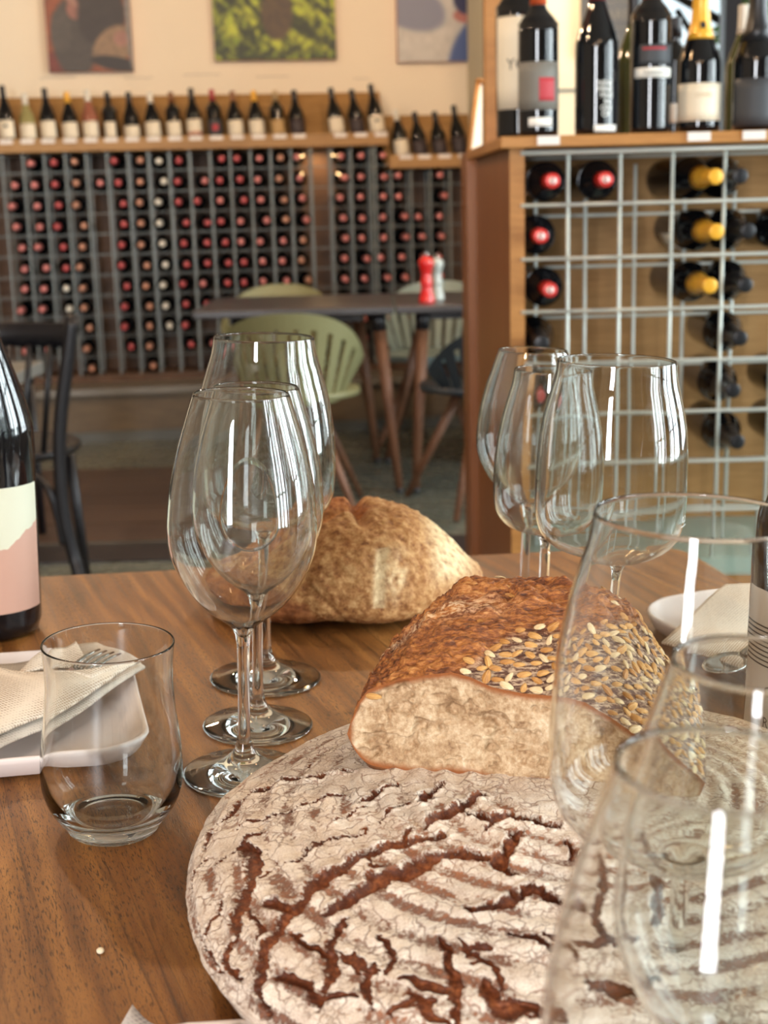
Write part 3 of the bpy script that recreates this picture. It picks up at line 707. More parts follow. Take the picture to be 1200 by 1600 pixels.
dining_table('dark dining table carrying the red pepper mill', .06, 1.25, y0, y1, ZT2, [(tC, fC), ((.20, y1-.14), fD), ((1.14, y0+.12), (1.2, y0+.02)), ((1.14, y1-.12), (1.2, y1-.02))])
M_mill = simple('red_lacquer', C3(208, 20, 18), .18, 0, .6, var=.04, coat=.5)
def mill(px, m, lab, y, sc):
    x = aty(px, 470, y)[0]
    t = thing('pepper_mill', lab, 'pepper mill', (x, y, ZT2)); t.scale = (sc, sc, sc)
    GB().lathe([(0, 0), (0, .03)]+smoothp([(.004, .031), (.02, .028), (.05, .021), (.07, .0235), (.09, .02), (.105, .0185), (.118, .024), (.122, .022)], 4)+[(.122, 0)], 24).ob('body', m, t)
    GB().lathe([(.1225, 0), (.1225, .02)]+smoothp([(.125, .024), (.14, .0285), (.155, .027), (.166, .016), (.168, .006)], 4)+[(.168, 0)], 24).ob('turning_head', m, t)
    GB().lathe(smoothp([(.168, .003), (.172, .007), (.178, .0075), (.184, .004), (.185, 0)], 3), 12).ob('finial', M_steel, t)
mill(667, M_mill, 'glossy red pepper mill standing on the dark table', 5.15, 1.0)
mill(683, simple('clear_acrylic', C3(176, 186, 182), .1, 0, .6), 'pale clear salt mill behind the red pepper mill', 5.27, .93)

def shell_chair(lab, x, y, rz, mat, legm, hb=.76, wd=1.0, group=None):
    t = thing('slatted_armchair', lab, 'chair', (x, y, 0), rz, group)
    def SP(a, u):                                    # a: angle around back (0 = middle), u: 0 seat .. 1 top
        R = (.165+.075*u)*wd; ztop = hb-.17*(abs(a)/1.45)**2.4; z = .43+(ztop-.43)*u
        return np.array([R*math.sin(a)*1.0, -.02-R*math.cos(a)*(.85)-.05*u*math.cos(a), z])
    def strip(a0, a1, u0, u1, na, nu, nm):
        V = []; th = .009
        for side in (0, 1):
            for j in range(nu+1):
                for i in range(na+1):
                    a = a0+(a1-a0)*i/na; u = u0+(u1-u0)*j/nu; p = SP(a, u); d = np.array([math.sin(a), -math.cos(a), 0])
                    V.append(p+d*(th if side else 0))
        n = (na+1)*(nu+1); F = []
        for j in range(nu):
            for i in range(na):
                q = j*(na+1)+i; F.append((q, q+na+1, q+na+2, q+1)); F.append((n+q, n+q+1, n+q+na+2, n+q+na+1))
        for i in range(na):
            F.append((i, i+1, n+i+1, n+i)); q = nu*(na+1)+i; F.append((q, n+q, n+q+1, q+1))
        for j in range(nu):
            q = j*(na+1); F.append((q, n+q, n+q+na+1, q+na+1)); q += na; F.append((q, q+na+1, n+q+na+1, n+q))
        return ob(nm, mesh(nm, V, F, [mat], None, False), t)
    N = 11
    for k in range(N):
        a = -1.3+2.6*k/(N-1); strip(a-.085, a+.085, .0, .84, 2, 8, 'back_slat')
    strip(-1.45, 1.45, .82, 1.0, 26, 3, 'back_rail'); strip(-1.45, 1.45, -.08, .04, 26, 1, 'lower_band')
    for s in (-1, 1): strip(s*1.39, s*1.47, .0, .9, 1, 8, 'side_edge')
    # seat pan
    gb = GB(); ring = [(.23*math.sin(a)*wd, .03-.2*math.cos(a)) for a in np.linspace(-PI, PI, 29)[:-1]]
    V = [(0, .03, .432)]+[(x_*.6, .03+(y_-.03)*.6, .434) for x_, y_ in ring]+[(x_, y_, .447) for x_, y_ in ring]+[(x_, y_, .425) for x_, y_ in ring]+[(0, .03, .41)]
    n = 28; F = [(0, 1+i, 1+(i+1) % n) for i in range(n)]
    for b0 in (1, 1+n): F += [(b0+i, b0+n+i, b0+n+(i+1) % n, b0+(i+1) % n) for i in range(n)]
    F += [(1+2*n+i, 1+3*n, 1+2*n+(i+1) % n) for i in range(n)]
    gb.add(V, F); gb.ob('seat', mat, t)
    GB().lathe([(.36, 0), (.36, .05), (.41, .09), (.41, 0)], 16).ob('seat_hub', mat, t)
    for sx in (-1, 1):
        for sy in (-1, 1):
            a = Vector((sx*.07, sy*.08, .40)); b = Vector((sx*.225, sy*.235, 0)); d = b-a
            GB().tube([a, a+d*.98], [.019, .011], 10).ob('leg', legm, t)
    return t
cx1 = aty(458, 600, 4.78)[0]
shell_chair('olive green slatted chair nearest, its back to the viewer behind the wine glasses', cx1, 4.80, 0.0, M_olive, M_legw, .735, 1.02, 'olive slatted chairs')
cx2 = aty(436, 440, 5.95)[0]
shell_chair('olive green slatted chair beyond the left dark table, facing the viewer', cx2, 5.78, PI, M_olive, M_legw, .745, 1.0, 'olive slatted chairs')
cx3 = aty(672, 470, 6.0)[0]
shell_chair('pale grey slatted chair beyond the table behind the pepper mills', cx3, 5.93, PI-.2, M_paleg, M_legw, .735, 1.0)
shell_chair('dark slate slatted chair at the right dark table beside the cabinet', aty(722, 480, 5.2)[0]+.06, 4.86, .35, M_slate, M_legw, .68, 1.0)

# bistro chair at left edge
def bistro():
    yb = 3.45; P = lambda px, py, y=yb: aty(px, py, y)
    t = thing('bistro_chair', 'black bentwood bistro chair at the left edge behind the table', 'chair', (P(60, 720)[0], yb, 0))
    o0 = np.array(t.location); L = lambda p: tuple(np.array(p)-o0)
    post = smoothp([L(P(113, 500)), L(P(106, 560)), L(P(96, 640)), L(P(93, 700)), L(P(96, 770)), L(P(104, 825)), L(P(116, 870)), L((P(128, 905)[0], yb-.02, P(128, 905)[2])), L((P(150, 1010)[0], yb-.06, 0))], 4)
    GB().tube(post, [.018]*len(post), 12).ob('back_post', M_black, t)
    GB().lathe(smoothp([(0, .018), (.008, .014), (.012, 0)], 3), 12).ob('post_tip', M_black, t, loc=L(P(113, 499)))
    off = np.array([-.40, .02, 0]); post2 = [tuple(np.array(p)+off*(1 if p[2] > .4 else 1)) for p in post]
    GB().tube(post2, [.018]*len(post2), 12).ob('back_post', M_black, t)
    # top rail: curved board
    V = []; n = 14
    for side in (0, .014):
        for j, (za, zb_) in enumerate(((505, 0), (543, 0))):
            for i in range(n+1):
                u = i/n; p = np.array(P(110, za))+np.array([-.40*u, .07*math.sin(PI*u)+side, -(.0)])
                V.append(L(p))
    F = []; q = n+1
    for i in range(n):
        F += [(i, i+1, q+i+1, q+i), (2*q+i, 3*q+i, 3*q+i+1, 2*q+i+1), (i, 2*q+i, 2*q+i+1, i+1), (q+i, q+i+1, 3*q+i+1, 3*q+i)]
    ob('top_rail', mesh('top_rail', V, F, [M_black]), t)
    for k in range(1, 7):
        u = k/7; a = np.array(P(110, 540))+np.array([-.40*u, .06*math.sin(PI*u), 0]); b = np.array(P(94, 712))+np.array([-.38*u, .05, 0])
        GB().tube([L(a), L(b)], .008, 8).ob('spindle', M_black, t)
    zs = P(80, 715)[2]; c = np.array([P(92, 715)[0]-.2, yb+.19, zs])-o0
    GB().lathe([(-.02, 0), (-.02, .2), (-.012, .212), (.004, .212), (.008, .2), (.002, .16), (0, 0)], 40, c=tuple(c)).ob('seat', M_black, t)
    arc = smoothp([L(P(40, 735, yb+.03)), L(P(62, 748, yb+.02)), L(P(80, 772)), L(P(92, 815)), L(P(99, 850))], 5)
    GB().tube(arc, .011, 10).ob('brace', M_black, t)
    for sx in (-1, 1):
        a = c+np.array([sx*.15, .13, -.01]); b = np.array([c[0]+sx*.17, c[1]+.17, 0])
        GB().tube([tuple(a), tuple(b)], [.016, .013], 10).ob('front_leg', M_black, t)
    p = P(20, 585, 4.3)
bistro()
p = aty(16, 585, 4.4)
t = thing('side_table', 'small grey-topped table seen through the bistro chair back', 'table', (p[0]-.18, 4.4, 0))
GB().box(-.28, .24, -.2, .2, p[2]-.02, p[2]+.02).ob('table_top', simple('grey_laminate', C3(120, 120, 116), .4), t, False, bevel=.004)
for sx in (-.24, .2):
    for sy in (-.16, .16): GB().tube([(sx, sy, p[2]-.02), (sx, sy, 0)], .014, 8).ob('leg', M_black, t)

# ---------------------------------------------------------------- the near table
# The table slopes about two degrees down to the right: everything on it is built in the table's own level frame
# and turned with it at the end of the script.
ALPHA = math.radians(2.3); PIV = np.array([-.02, .8, TT])
_ca, _sa = math.cos(ALPHA), math.sin(ALPHA)
RY = np.array([[_ca, 0, _sa], [0, 1, 0], [-_sa, 0, _ca]])
CT_ = RY.T@(CC-PIV)+PIV
def atz(px, py, z):
    d = RY.T@ray(px, py); return CT_ + d*((z-CT_[2])/d[2])
def pln(px, py, p, n):
    d = RY.T@ray(px, py); n = np.array(n); return CT_ + d*(np.dot(np.array(p)-CT_, n)/np.dot(d, n))
NEAR0 = set(o.name for o in S.objects)
def table_mat():
    m, nt, b = newmat('oiled_walnut_table')
    v = coords(nt, (1, 1, 1), (0, 0, math.radians(-20.5)))
    def st(sx, sy): return nd(nt, 'ShaderNodeVectorMath', {0: v, 1: (sx, sy, 1)}, operation='MULTIPLY').outputs[0]
    wav = noise(nt, v, 5, 2)
    big = noise(nt, st(9, 1.2), 1, 3, .5, .8)
    fine = noise(nt, st(160, 7), 1, 5, .65, .3)
    wv = nd(nt, 'ShaderNodeTexWave', {'Vector': st(1, .16), 'Scale': 13, 'Distortion': 9, 'Detail': 3, 'Detail Scale': 1.2, 'Detail Roughness': .55}, wave_type='BANDS', bands_direction='X').outputs[1]
    f = mth(nt, 'ADD', mth(nt, 'MULTIPLY', big, .42), mth(nt, 'ADD', mth(nt, 'MULTIPLY', fine, .48), mth(nt, 'MULTIPLY', wv, .09)))
    base = ramp(nt, f, [(.34, C3(80, 48, 20)), (.46, C3(122, 76, 34)), (.56, C3(148, 98, 46)), (.70, C3(174, 122, 66))])
    pr = noise(nt, st(1300, 170), 1, 2, .5, .2); pr2 = noise(nt, st(2400, 420), 1, 2, .5)
    pm = mth(nt, 'MULTIPLY', ramp(nt, pr, [(.55, g(0)), (.64, g(1))]), ramp(nt, noise(nt, st(30, 5), 1, 3), [(.40, g(.3)), (.6, g(1))]))
    pm = mth(nt, 'MAXIMUM', pm, mth(nt, 'MULTIPLY', ramp(nt, pr2, [(.58, g(0)), (.66, g(1))]), .6))
    col = mixc(nt, mth(nt, 'MULTIPLY', pm, .8), base, C3(48, 28, 16))
    ln = ramp(nt, noise(nt, st(75, 2.2), 1, 2, .5, .5), [(.485, g(0)), (.5, g(.75)), (.515, g(0))])
    col = mixc(nt, mth(nt, 'MULTIPLY', ln, ramp(nt, big, [(.4, g(0)), (.6, g(.9))])), col, C3(58, 34, 20))
    nt.links.new(col, b.inputs['Base Color'])
    nt.links.new(ramp(nt, fine, [(.3, g(.34)), (.7, g(.48))]), b.inputs['Roughness']); b.inputs['Specular IOR Level'].default_value = .45
    bump(nt, b, mth(nt, 'SUBTRACT', mth(nt, 'MULTIPLY', fine, .4), pm), .35, .0004); return m
far = [atz(-250, 915, TT), atz(63, 899, TT), atz(1058, 853, TT)]
rt = atz(1165, 903, TT); c_ = far[2]; d1 = (rt-c_)/np.linalg.norm(rt-c_)
pts = [tuple(far[0][:2]), tuple(c_[:2]-np.array([.03, .002]))]
for k in range(5):
    u = (k+1)/6; q = (1-u)**2*(c_-np.array([.03, .002, 0]))+2*u*(1-u)*c_+u*u*(c_+d1*.03); pts.append(tuple(q[:2]))
pts += [tuple((c_+d1*.03)[:2]), tuple((c_+d1*1.75)[:2]), (.95, -.35), (-.95, -.35), (-.95, float(far[0][1]))]
n = len(pts); gb = GB(); V = [(x, y, TT) for x, y in pts]+[(x, y, TT-.035) for x, y in pts]
gb.add(V, [tuple(range(n))[::-1], tuple(range(n, 2*n))]+[(i, (i+1) % n, n+(i+1) % n, n+i) for i in range(n)])
tb = thing('wooden_table', 'large walnut table in the foreground carrying bread and glasses', 'table')
top = gb.ob('table_top', table_mat(), tb, False)
bm = bmesh.new(); bm.from_mesh(top.data); bmesh.ops.recalc_face_normals(bm, faces=bm.faces); bm.to_mesh(top.data); bm.free()
bv = top.modifiers.new('bevel', 'BEVEL'); bv.width = .003; bv.segments = 2; bv.limit_method = 'ANGLE'
for x, y in ((-.8, -.25), (.8, -.25), (-.8, 1.05), (.22, 1.1)): GB().box(x-.035, x+.035, y-.035, y+.035, 0, TT-.035).ob('leg', M_legw, tb, False)

# ---------------------------------------------------------------- wine glasses
def glass_parts(bowl, stem, foot, thick=.0009):
    """bowl: (z, r) from rim down to where the stem starts; stem: down to the foot; foot: down to the rim of the base"""
    B = smoothp(bowl, 5); inner = []
    zb = bowl[-1][0]+.006
    for z, r in B:
        tk = thick+.0022*max(0, 1-(z-zb)/.03)**2 if z > zb else 0
        if z > zb+.002 and r-tk > .002: inner.append((z, r-tk))
    inner.append((inner[-1][0]-.0012, inner[-1][1]*.5)); inner.append((inner[-1][0]-.0003, 0))
    rim = [(B[0][0]+.0005, B[0][1]-thick*.2), (B[0][0]+.0006, B[0][1]-thick*.6), (B[0][0]+.0003, B[0][1]-thick*.95)]
    b = GB().lathe((B[::-1]+rim+inner), 96).mesh('bowl', M_glass)
    s = GB().lathe(smoothp(stem, 4)[::-1], 48).mesh('stem', M_glass)
    F = smoothp(foot, 5); zl_ = F[-1][0]; rl_ = F[-1][1]
    f = GB().lathe(([(0.0016, 0), (0.0014, rl_*.45), (0.0006, rl_*.85), (.0001, rl_*.94), (.0004, rl_*.985)] + F[::-1]), 96).mesh('foot', M_glass)
    return b, s, f
def S_prof(rs, zsx):
    bowl = [(.229, .0273), (.217, .0310), (.197, .0368), (.178, .0408), (.158, .0430), (.148, .0431), (.138, .0418), (.128, .0382), (.118, .0330), (.110, .0272), (.103, .0205), (.098, .0142), (.0935, .0083), (.089, .0053), (.084, .0042), (.080, .0038)]
    stem = [(.080, .0038), (.07, .0036), (.05, .0035), (.035, .0036), (.028, .0038)]
    foot = [(.028, .0038), (.021, .0046), (.0155, .0065), (.0115, .0105), (.0085, .0165), (.0055, .0245), (.0032, .0325), (.0022, .0358), (.0014, .0366)]
    k = lambda P, a=None: [(z*zsx, r*rs) for z, r in P]; return k(bowl), k(stem), k(foot)
def L_prof(rs, hb, H, fr=1.0, rf=1.0):
    # bowl profile normalised: t 0 rim .. 1 bowl bottom (length hb), radius *rs
    b = [(0, .036), (.08, .0374), (.155, .0402), (.28, .0446), (.4, .0474), (.52, .0488), (.64, .0494), (.76, .0488), (.83, .0472), (.88, .0442), (.93, .0375), (.965, .027), (.985, .016), (1.0, .0088), (1.035, .0054), (1.08, .0043), (1.11, .0040)]
    bowl = [(H-t*hb, r*rs*(1+(rf-1)*max(0, 1-t/.55))) for t, r in b]; z0 = bowl[-1][0]
    bowl[-1] = (z0, .0040); stem = [(z0, .0040), (z0*.75, .0037), (z0*.5, .0037), (.035, .0038), (.028, .004)]
    foot = [(.028, .004), (.021, .0048), (.0155, .0068), (.0115, .0105), (.0085, .0165), (.0055, .0245*fr), (.0032, .0345*fr), (.0022, .039*fr), (.0014, .0398*fr)]
    return bowl, stem, foot
def wine_glass(meshes, x, y, lab, rz=0):
    t = thing('wine_glass', lab, 'glass', (x, y, TT+.0002), rz, 'wine glasses on the table')
    for m_, nm in zip(meshes, ('bowl', 'stem', 'foot')): ob(nm, m_, t)
    return t
GS = glass_parts(*S_prof(1, 1)); GX = glass_parts(*S_prof(.9, .925)); GS2 = glass_parts(*S_prof(.98, .972)); GA = glass_parts(*S_prof(1.04, .95))
GL = glass_parts(*L_prof(1.0, .133, .2445, 1.0, .95)); GC = glass_parts(*L_prof(1.0, .131, .238, 1.0, 1.06)); GM = glass_parts(*L_prof(.83, .125, .217, .92, .94)); GL2 = glass_parts(*L_prof(1.0, .130, .2285, 1.0, 1.03))
p = atz(382, 1210, TT); wine_glass(GS, p[0], p[1], 'tall tulip wine glass nearest in the left row, right of the tumbler')
p = atz(403, 1135, TT); wine_glass(GS2, p[0], p[1], 'middle wine glass of the left row, right behind the nearest')
p = atz(415, 1061, TT); wine_glass(GL, p[0], p[1], 'large wide-bowled wine glass at the back of the left row')
p = atz(833, 548, TT+.2175); wine_glass(GA, p[0], p[1], 'tulip wine glass farthest back of the group before the display cabinet')
p = atz(863.6, 578, TT+.217); wine_glass(GM, p[0], p[1], 'smaller flat-bottomed wine glass, middle of the group before the cabinet')
p = atz(964, 564, TT+.238); gC = wine_glass(GC, p[0], p[1], 'large square-shouldered wine glass with fill mark before the cabinet')
M_etch = simple('etched_mark', C3(225, 230, 228), .7, var=.01)
fa = math.radians(-28); text_mesh('0,2', .0062, M_etch, 'fill_mark', .0497, gC, (0, 0, .137), fa)
gb = GB(); gb.lathe([(.1345, .0497), (.1350, .0497)], 10, 0, (0, 0, 0), fa-.1, fa+.13); gb.ob('fill_line', M_etch, gC)
p = atz(1092, 806, TT+.2285); wine_glass(GL2, p[0], p[1], 'large blurred wine glass over the seeded bread at right')
p = atz(1190, 1037, TT+.2118); wine_glass(GX, p[0], p[1], 'blurred wine glass cut by the right frame edge, between two others')
p = atz(1133, 1202, TT+.2118); wine_glass(GX, p[0], p[1], 'nearest, most blurred wine glass at the bottom right')
# tumbler
def tumbler():
    p = atz(178, 1292, TT); t = thing('tumbler', 'clear stemless water tumbler with pinched waist at the left', 'glass', tuple(p))
    H = .1055
    o = [(H, .0350), (H-.004, .0345), (H-.012, .0338), (H-.024, .0337), (H-.038, .0350), (.056, .0364), (.044, .0377), (.034, .0381), (.025, .0374), (.016, .0346), (.009, .0302), (.004, .0262), (.0012, .0248)]
    B = smoothp(o, 5); inn = []
    for z, r in B:
        if z < .0125: break
        tk = .0011+.0035*max(0, 1-(z-.0115)/.03)**1.6; inn.append((z, r-tk))
    z_, r_ = inn[-1]; inn += [(z_-.0016, r_*.86), (z_-.0028, r_*.6), (z_-.0034, r_*.3), (z_-.0036, 0)]
    rim = [(H+.0006, .0347), (H+.0006, .0342), (H+.0002, .0339)]
    prof = [(.0026, 0), (.0022, .014), (.0012, .020), (0, .0228), (.0002, .0240)]+B[::-1]+rim+inn
    GB().lathe(prof, 128).ob('glass_body', M_glass, t)
tumbler()

# ---------------------------------------------------------------- big bottles on the table
def tbottle(x, y, lab):
    t = thing('wine_bottle', lab, 'bottle', (x, y, TT))
    pr = [(0, 0), (.002, .02), (0, .030), (.003, .0375)]+smoothp([(.011, .040), (.03, .0402), (.10, .0402), (.155, .0400), (.170, .0385), (.19, .0330), (.213, .0250), (.233, .0180), (.25, .0150), (.28, .0142), (.30, .0142)], 5)+[(.3, 0)]
    GB().lathe(pr, 96).ob('body', M_dark, t)
    P = [q for q in pr if q[0] >= .003][:-1]
    GB().lathe(cap_prof([(z, r) for z, r in P if z > .225], .232), 64).ob('capsule', CAP['k'], t); return t, P
pb = atz(-15, 985, TT)
t, P = tbottle(pb[0], pb[1], 'dark bottle with mint and dusty pink label at the left edge')
rr = .0408; zlo, zhi = .024, .122
M_mint = simple('mint_paper', C3(206, 208, 186), .55, var=.02); M_pink = simple('dusty_pink_paper', C3(190, 150, 132), .55, var=.03)
nA = 90; Vm = []; Vp = []
hz = []
for i in range(nA+1):
    a = -PI/2-1.5+3.0*i/nA
    zc_ = .075+.006*math.sin(a*2.1+1.0)+.0012*math.sin(a*9)+.0006*math.sin(a*23)+.0003*math.sin(a*51)+.014*((a+PI/2)/1.5)
    hz.append(zc_)
    for z, arr in ((zlo, Vp), (zc_, Vp), (zc_, Vm), (zhi, Vm)): arr.append((rr*math.cos(a), rr*math.sin(a), z))
Fq = [(2*i, 2*i+2, 2*i+3, 2*i+1) for i in range(nA)]
ob('label', mesh('label_mint', Vm, Fq, [M_mint]), t)['label'] = 'mint upper label with wavy lower edge'
ob('label', mesh('label_pink', Vp, Fq, [M_pink]), t)['label'] = 'dusty pink lower label'
p = atz(1265, 1238, TT); t, P = tbottle(p[0], p[1], 'dark bottle with grey-white line label at the right edge')
M_lg = simple('grey_white_paper', C3(205, 200, 196), .55, var=.02)
fc = -PI/2-.3
label_patch([(0, .0404), (.2, .0404)], .018, .128, 1.6, M_lg, 'label', t, n=48)
for k in range(9): label_patch([(0, .0404), (.2, .0404)], .107-k*.0028, .1074-k*.0028+.0004, 1.58, LAB['char'], 'label_line', t, n=32, e=.0009)
text_mesh('GR', .0085, LAB['ink'], 'lettering', .0413, t, (0, 0, .068), -PI/2-1.02, 'LEFT'); text_mesh('R', .0085, LAB['ink'], 'lettering', .0413, t, (0, 0, .050), -PI/2-1.0, 'LEFT')

# ---------------------------------------------------------------- floured round loaf
LC = np.array([.094, .602]); LR = .192; LH = .069; LZC = .026
phis = np.concatenate([np.linspace(0.001, PI/2, 330), np.linspace(PI/2, 2.35, 60)[1:]])
def prof_loaf(ph):
    r = np.where(ph <= PI/2, np.abs(np.sin(ph))**.80, 1-(1-np.cos(ph-PI/2))*.35)
    z = np.where(ph <= PI/2, LZC+(LH-LZC)*np.abs(np.cos(ph))**.95, LZC*(1-np.clip((ph-PI/2)/(2.35-PI/2), 0, 1)**1.2)+.0005)
    return r*LR, z
rr_, zz_ = prof_loaf(phis); sarc = np.concatenate([[0], np.cumsum(np.hypot(np.diff(rr_), np.diff(zz_)))])
def outline(th): return 1+.018*np.sin(2*th+.6)+.012*np.sin(3*th+2)+.006*np.sin(7*th)
NT = 1040; ths = np.linspace(0, 2*PI, NT, endpoint=False)
TH_, PH_ = np.meshgrid(ths, np.arange(len(phis)))
r = rr_[PH_]*outline(TH_); X = LC[0]+r*np.cos(TH_); Y = LC[1]+r*np.sin(TH_); Z = TT+zz_[PH_]
SA = sarc[PH_]; U = (SA*np.cos(TH_)).ravel(); Vv = (SA*np.sin(TH_)).ravel()
def loaf_uv(px, py):
    z = TT+LH*.8
    for _ in range(14):
        p = atz(px, py, z); d = p[:2]-LC; th = math.atan2(d[1], d[0]); rad = min(np.hypot(*d)/outline(th), LR*.999)
        k = np.searchsorted(rr_[:330], rad); k = min(k, 329); z = .5*z+.5*(TT+zz_[k])
    s_ = sarc[k]; return np.array([s_*math.cos(th), s_*math.sin(th)])
CR = [([(340,640),(420,690),(470,700)], 16), ([(600,640),(650,700),(640,760)], 12), ([(500,690),(560,740),(620,745)], 10), ([(300,770),(380,800),(430,850)], 16), ([(700,820),(760,870),(800,900)], 16),
 ([(860,640),(880,700),(960,740),(980,800)], 11), ([(330,420),(400,390),(450,350)], 10), ([(610,300),(640,270),(700,240)], 10), ([(1000,640),(1090,660),(1130,720)], 14), ([(420,880),(450,830),(540,820)], 12),
 ([(60,600),(80,680),(130,760)], 10), ([(930,330),(960,300)], 10), ([(560,400),(600,440),(640,420)], 8), ([(160,560),(240,600),(240,660)], 9), ([(70,380),(100,330),(150,280),(200,225),(270,195),(330,170),(400,165),(470,150),(530,140)], 20),
 ([(400,130),(440,100),(470,70)], 12), ([(155,330),(220,300),(290,285),(350,265),(400,240),(460,222),(530,215)], 10),
 ([(120,430),(180,380),(210,350),(290,315)], 9), ([(200,365),(222,400),(225,440),(200,490),(180,545),(170,590),(160,650)], 34),
 ([(265,880),(250,790),(255,700),(290,640),(350,570),(400,500),(450,460),(520,425),(600,385),(700,360),(800,338)], 30),
 ([(465,580),(510,545),(560,500),(620,470),(690,450),(760,410),(830,395),(920,405)], 38),
 ([(445,810),(465,720),(480,650),(510,600)], 20), ([(750,320),(790,280),(850,250),(910,215)], 28), ([(850,265),(930,285),(1010,285),(1080,300),(1140,315)], 28),
 ([(1025,330),(1000,380),(975,405),(1000,460)], 28), ([(545,245),(600,215),(660,185)], 13), ([(740,245),(770,205),(800,185)], 24),
 ([(85,650),(100,590),(125,530)], 9), ([(870,562),(950,550),(1030,525),(1060,490),(1140,535)], 24), ([(580,870),(575,790),(585,730)], 18),
 ([(835,910),(825,820),(830,760),(790,640)], 20), ([(935,780),(955,850),(1000,870),(1070,870)], 34), ([(250,470),(310,415)], 9), ([(390,385),(440,350),(500,345),(560,315)], 9),
 ([(620,370),(680,350),(710,310)], 12), ([(690,775),(740,790),(800,800)], 16), ([(880,680),(950,690)], 13), ([(640,890),(700,840),(760,830)], 16),
 ([(275,530),(335,560)], 24), ([(150,650),(145,700),(180,790)], 12), ([(540,760),(500,690)], 9), ([(1170,360),(1230,450),(1210,560),(1260,640)], 22), ([(1100,640),(1200,660),(1330,650)], 16),
 ([(1290,300),(1380,420),(1420,600)], 24), ([(1180,760),(1300,800),(1420,780)], 24), ([(460,300),(530,265),(590,250)], 9), ([(40,520),(60,440),(90,400)], 8)]
_p = np.stack([U, Vv, U*0], 1); U0, V0 = U.copy(), Vv.copy(); U = U+.0034*fbm(_p, 95, 3)+.0022*fbm(_p, 330, 2); Vv = Vv+.0034*fbm(_p+7, 95, 3)+.0022*fbm(_p+7, 330, 2)
crk = np.full(len(U), -1.0); dep = np.zeros(len(U))
P3 = np.stack([X.ravel(), Y.ravel(), Z.ravel()], 1)
wob = .5*fbm(P3, 90, 3)
for pl_, wpx_ in CR:
    q = [loaf_uv(280+a/1.935, 1130+b/1.935) for a, b in pl_]; hw = wpx_*.5/1.935/3440*2.1
    q = np.array(smoothp([tuple(p) for p in q], 3)) if len(q) > 2 else np.array(q)
    best = np.full(len(U), 9.)
    lo = q.min(0)-.02; hi = q.max(0)+.02; idx = np.where((U > lo[0]) & (U < hi[0]) & (Vv > lo[1]) & (Vv < hi[1]))[0]
    if not len(idx): continue
    u, v = U[idx], Vv[idx]; bs = np.full(len(idx), 9.); bt = np.zeros(len(idx)); m = len(q)-1
    for k in range(m):
        a, b = q[k], q[k+1]; ab = b-a; L2 = ab@ab+1e-12; t_ = np.clip(((u-a[0])*ab[0]+(v-a[1])*ab[1])/L2, 0, 1)
        d = np.hypot(u-a[0]-t_*ab[0], v-a[1]-t_*ab[1]); w_ = d < bs; bs[w_] = d[w_]; bt[w_] = (k+t_[w_])/m
    wid = hw*(.35+.65*np.sin(PI*np.clip(bt, .04, .96))**.6); val = 1-bs/wid
    crk[idx] = np.maximum(crk[idx], val); dep[idx] = np.maximum(dep[idx], (np.clip(val+.25*wob[idx], 0, 1)**.6)*min(1, hw/.004))
RC = np.hypot(U0, V0); wobr = fbm(P3, 25, 3)
ring = np.sin(2*PI*(RC+.0045*wobr)/.0135)
topm = sstep(.0, .02, Z.ravel()-TT-.008)
disp = .0008*ring*topm*sstep(.02, .05, RC) + .0016*wobr + .0007*fbm(P3, 120, 3) - .0042*dep + .0012*np.clip(crk+1.0, 0, 1)*(1-np.clip(crk*3, 0, 1))
cosn = np.cos(np.clip(phis[PH_].ravel(), 0, PI/2)); sinn = np.sin(np.clip(phis[PH_].ravel(), 0, PI/2))
bot = sstep(1.7, 2.2, phis[PH_].ravel()); disp = disp*(1-bot)
Xd = X.ravel()+disp*sinn*np.cos(TH_.ravel()); Yd = Y.ravel()+disp*sinn*np.sin(TH_.ravel()); Zd = np.maximum(Z.ravel()+disp*cosn, TT+.0003)
rub = (.55+.45*sstep(-.15, .15, fbm(P3+11, 80, 3)))*sstep(-.6, .9, -ring)*sstep(-.12, .30, fbm(P3+3, 42, 4)+.42*sstep(.03, -.10, Y.ravel()-LC[1]) - .10)
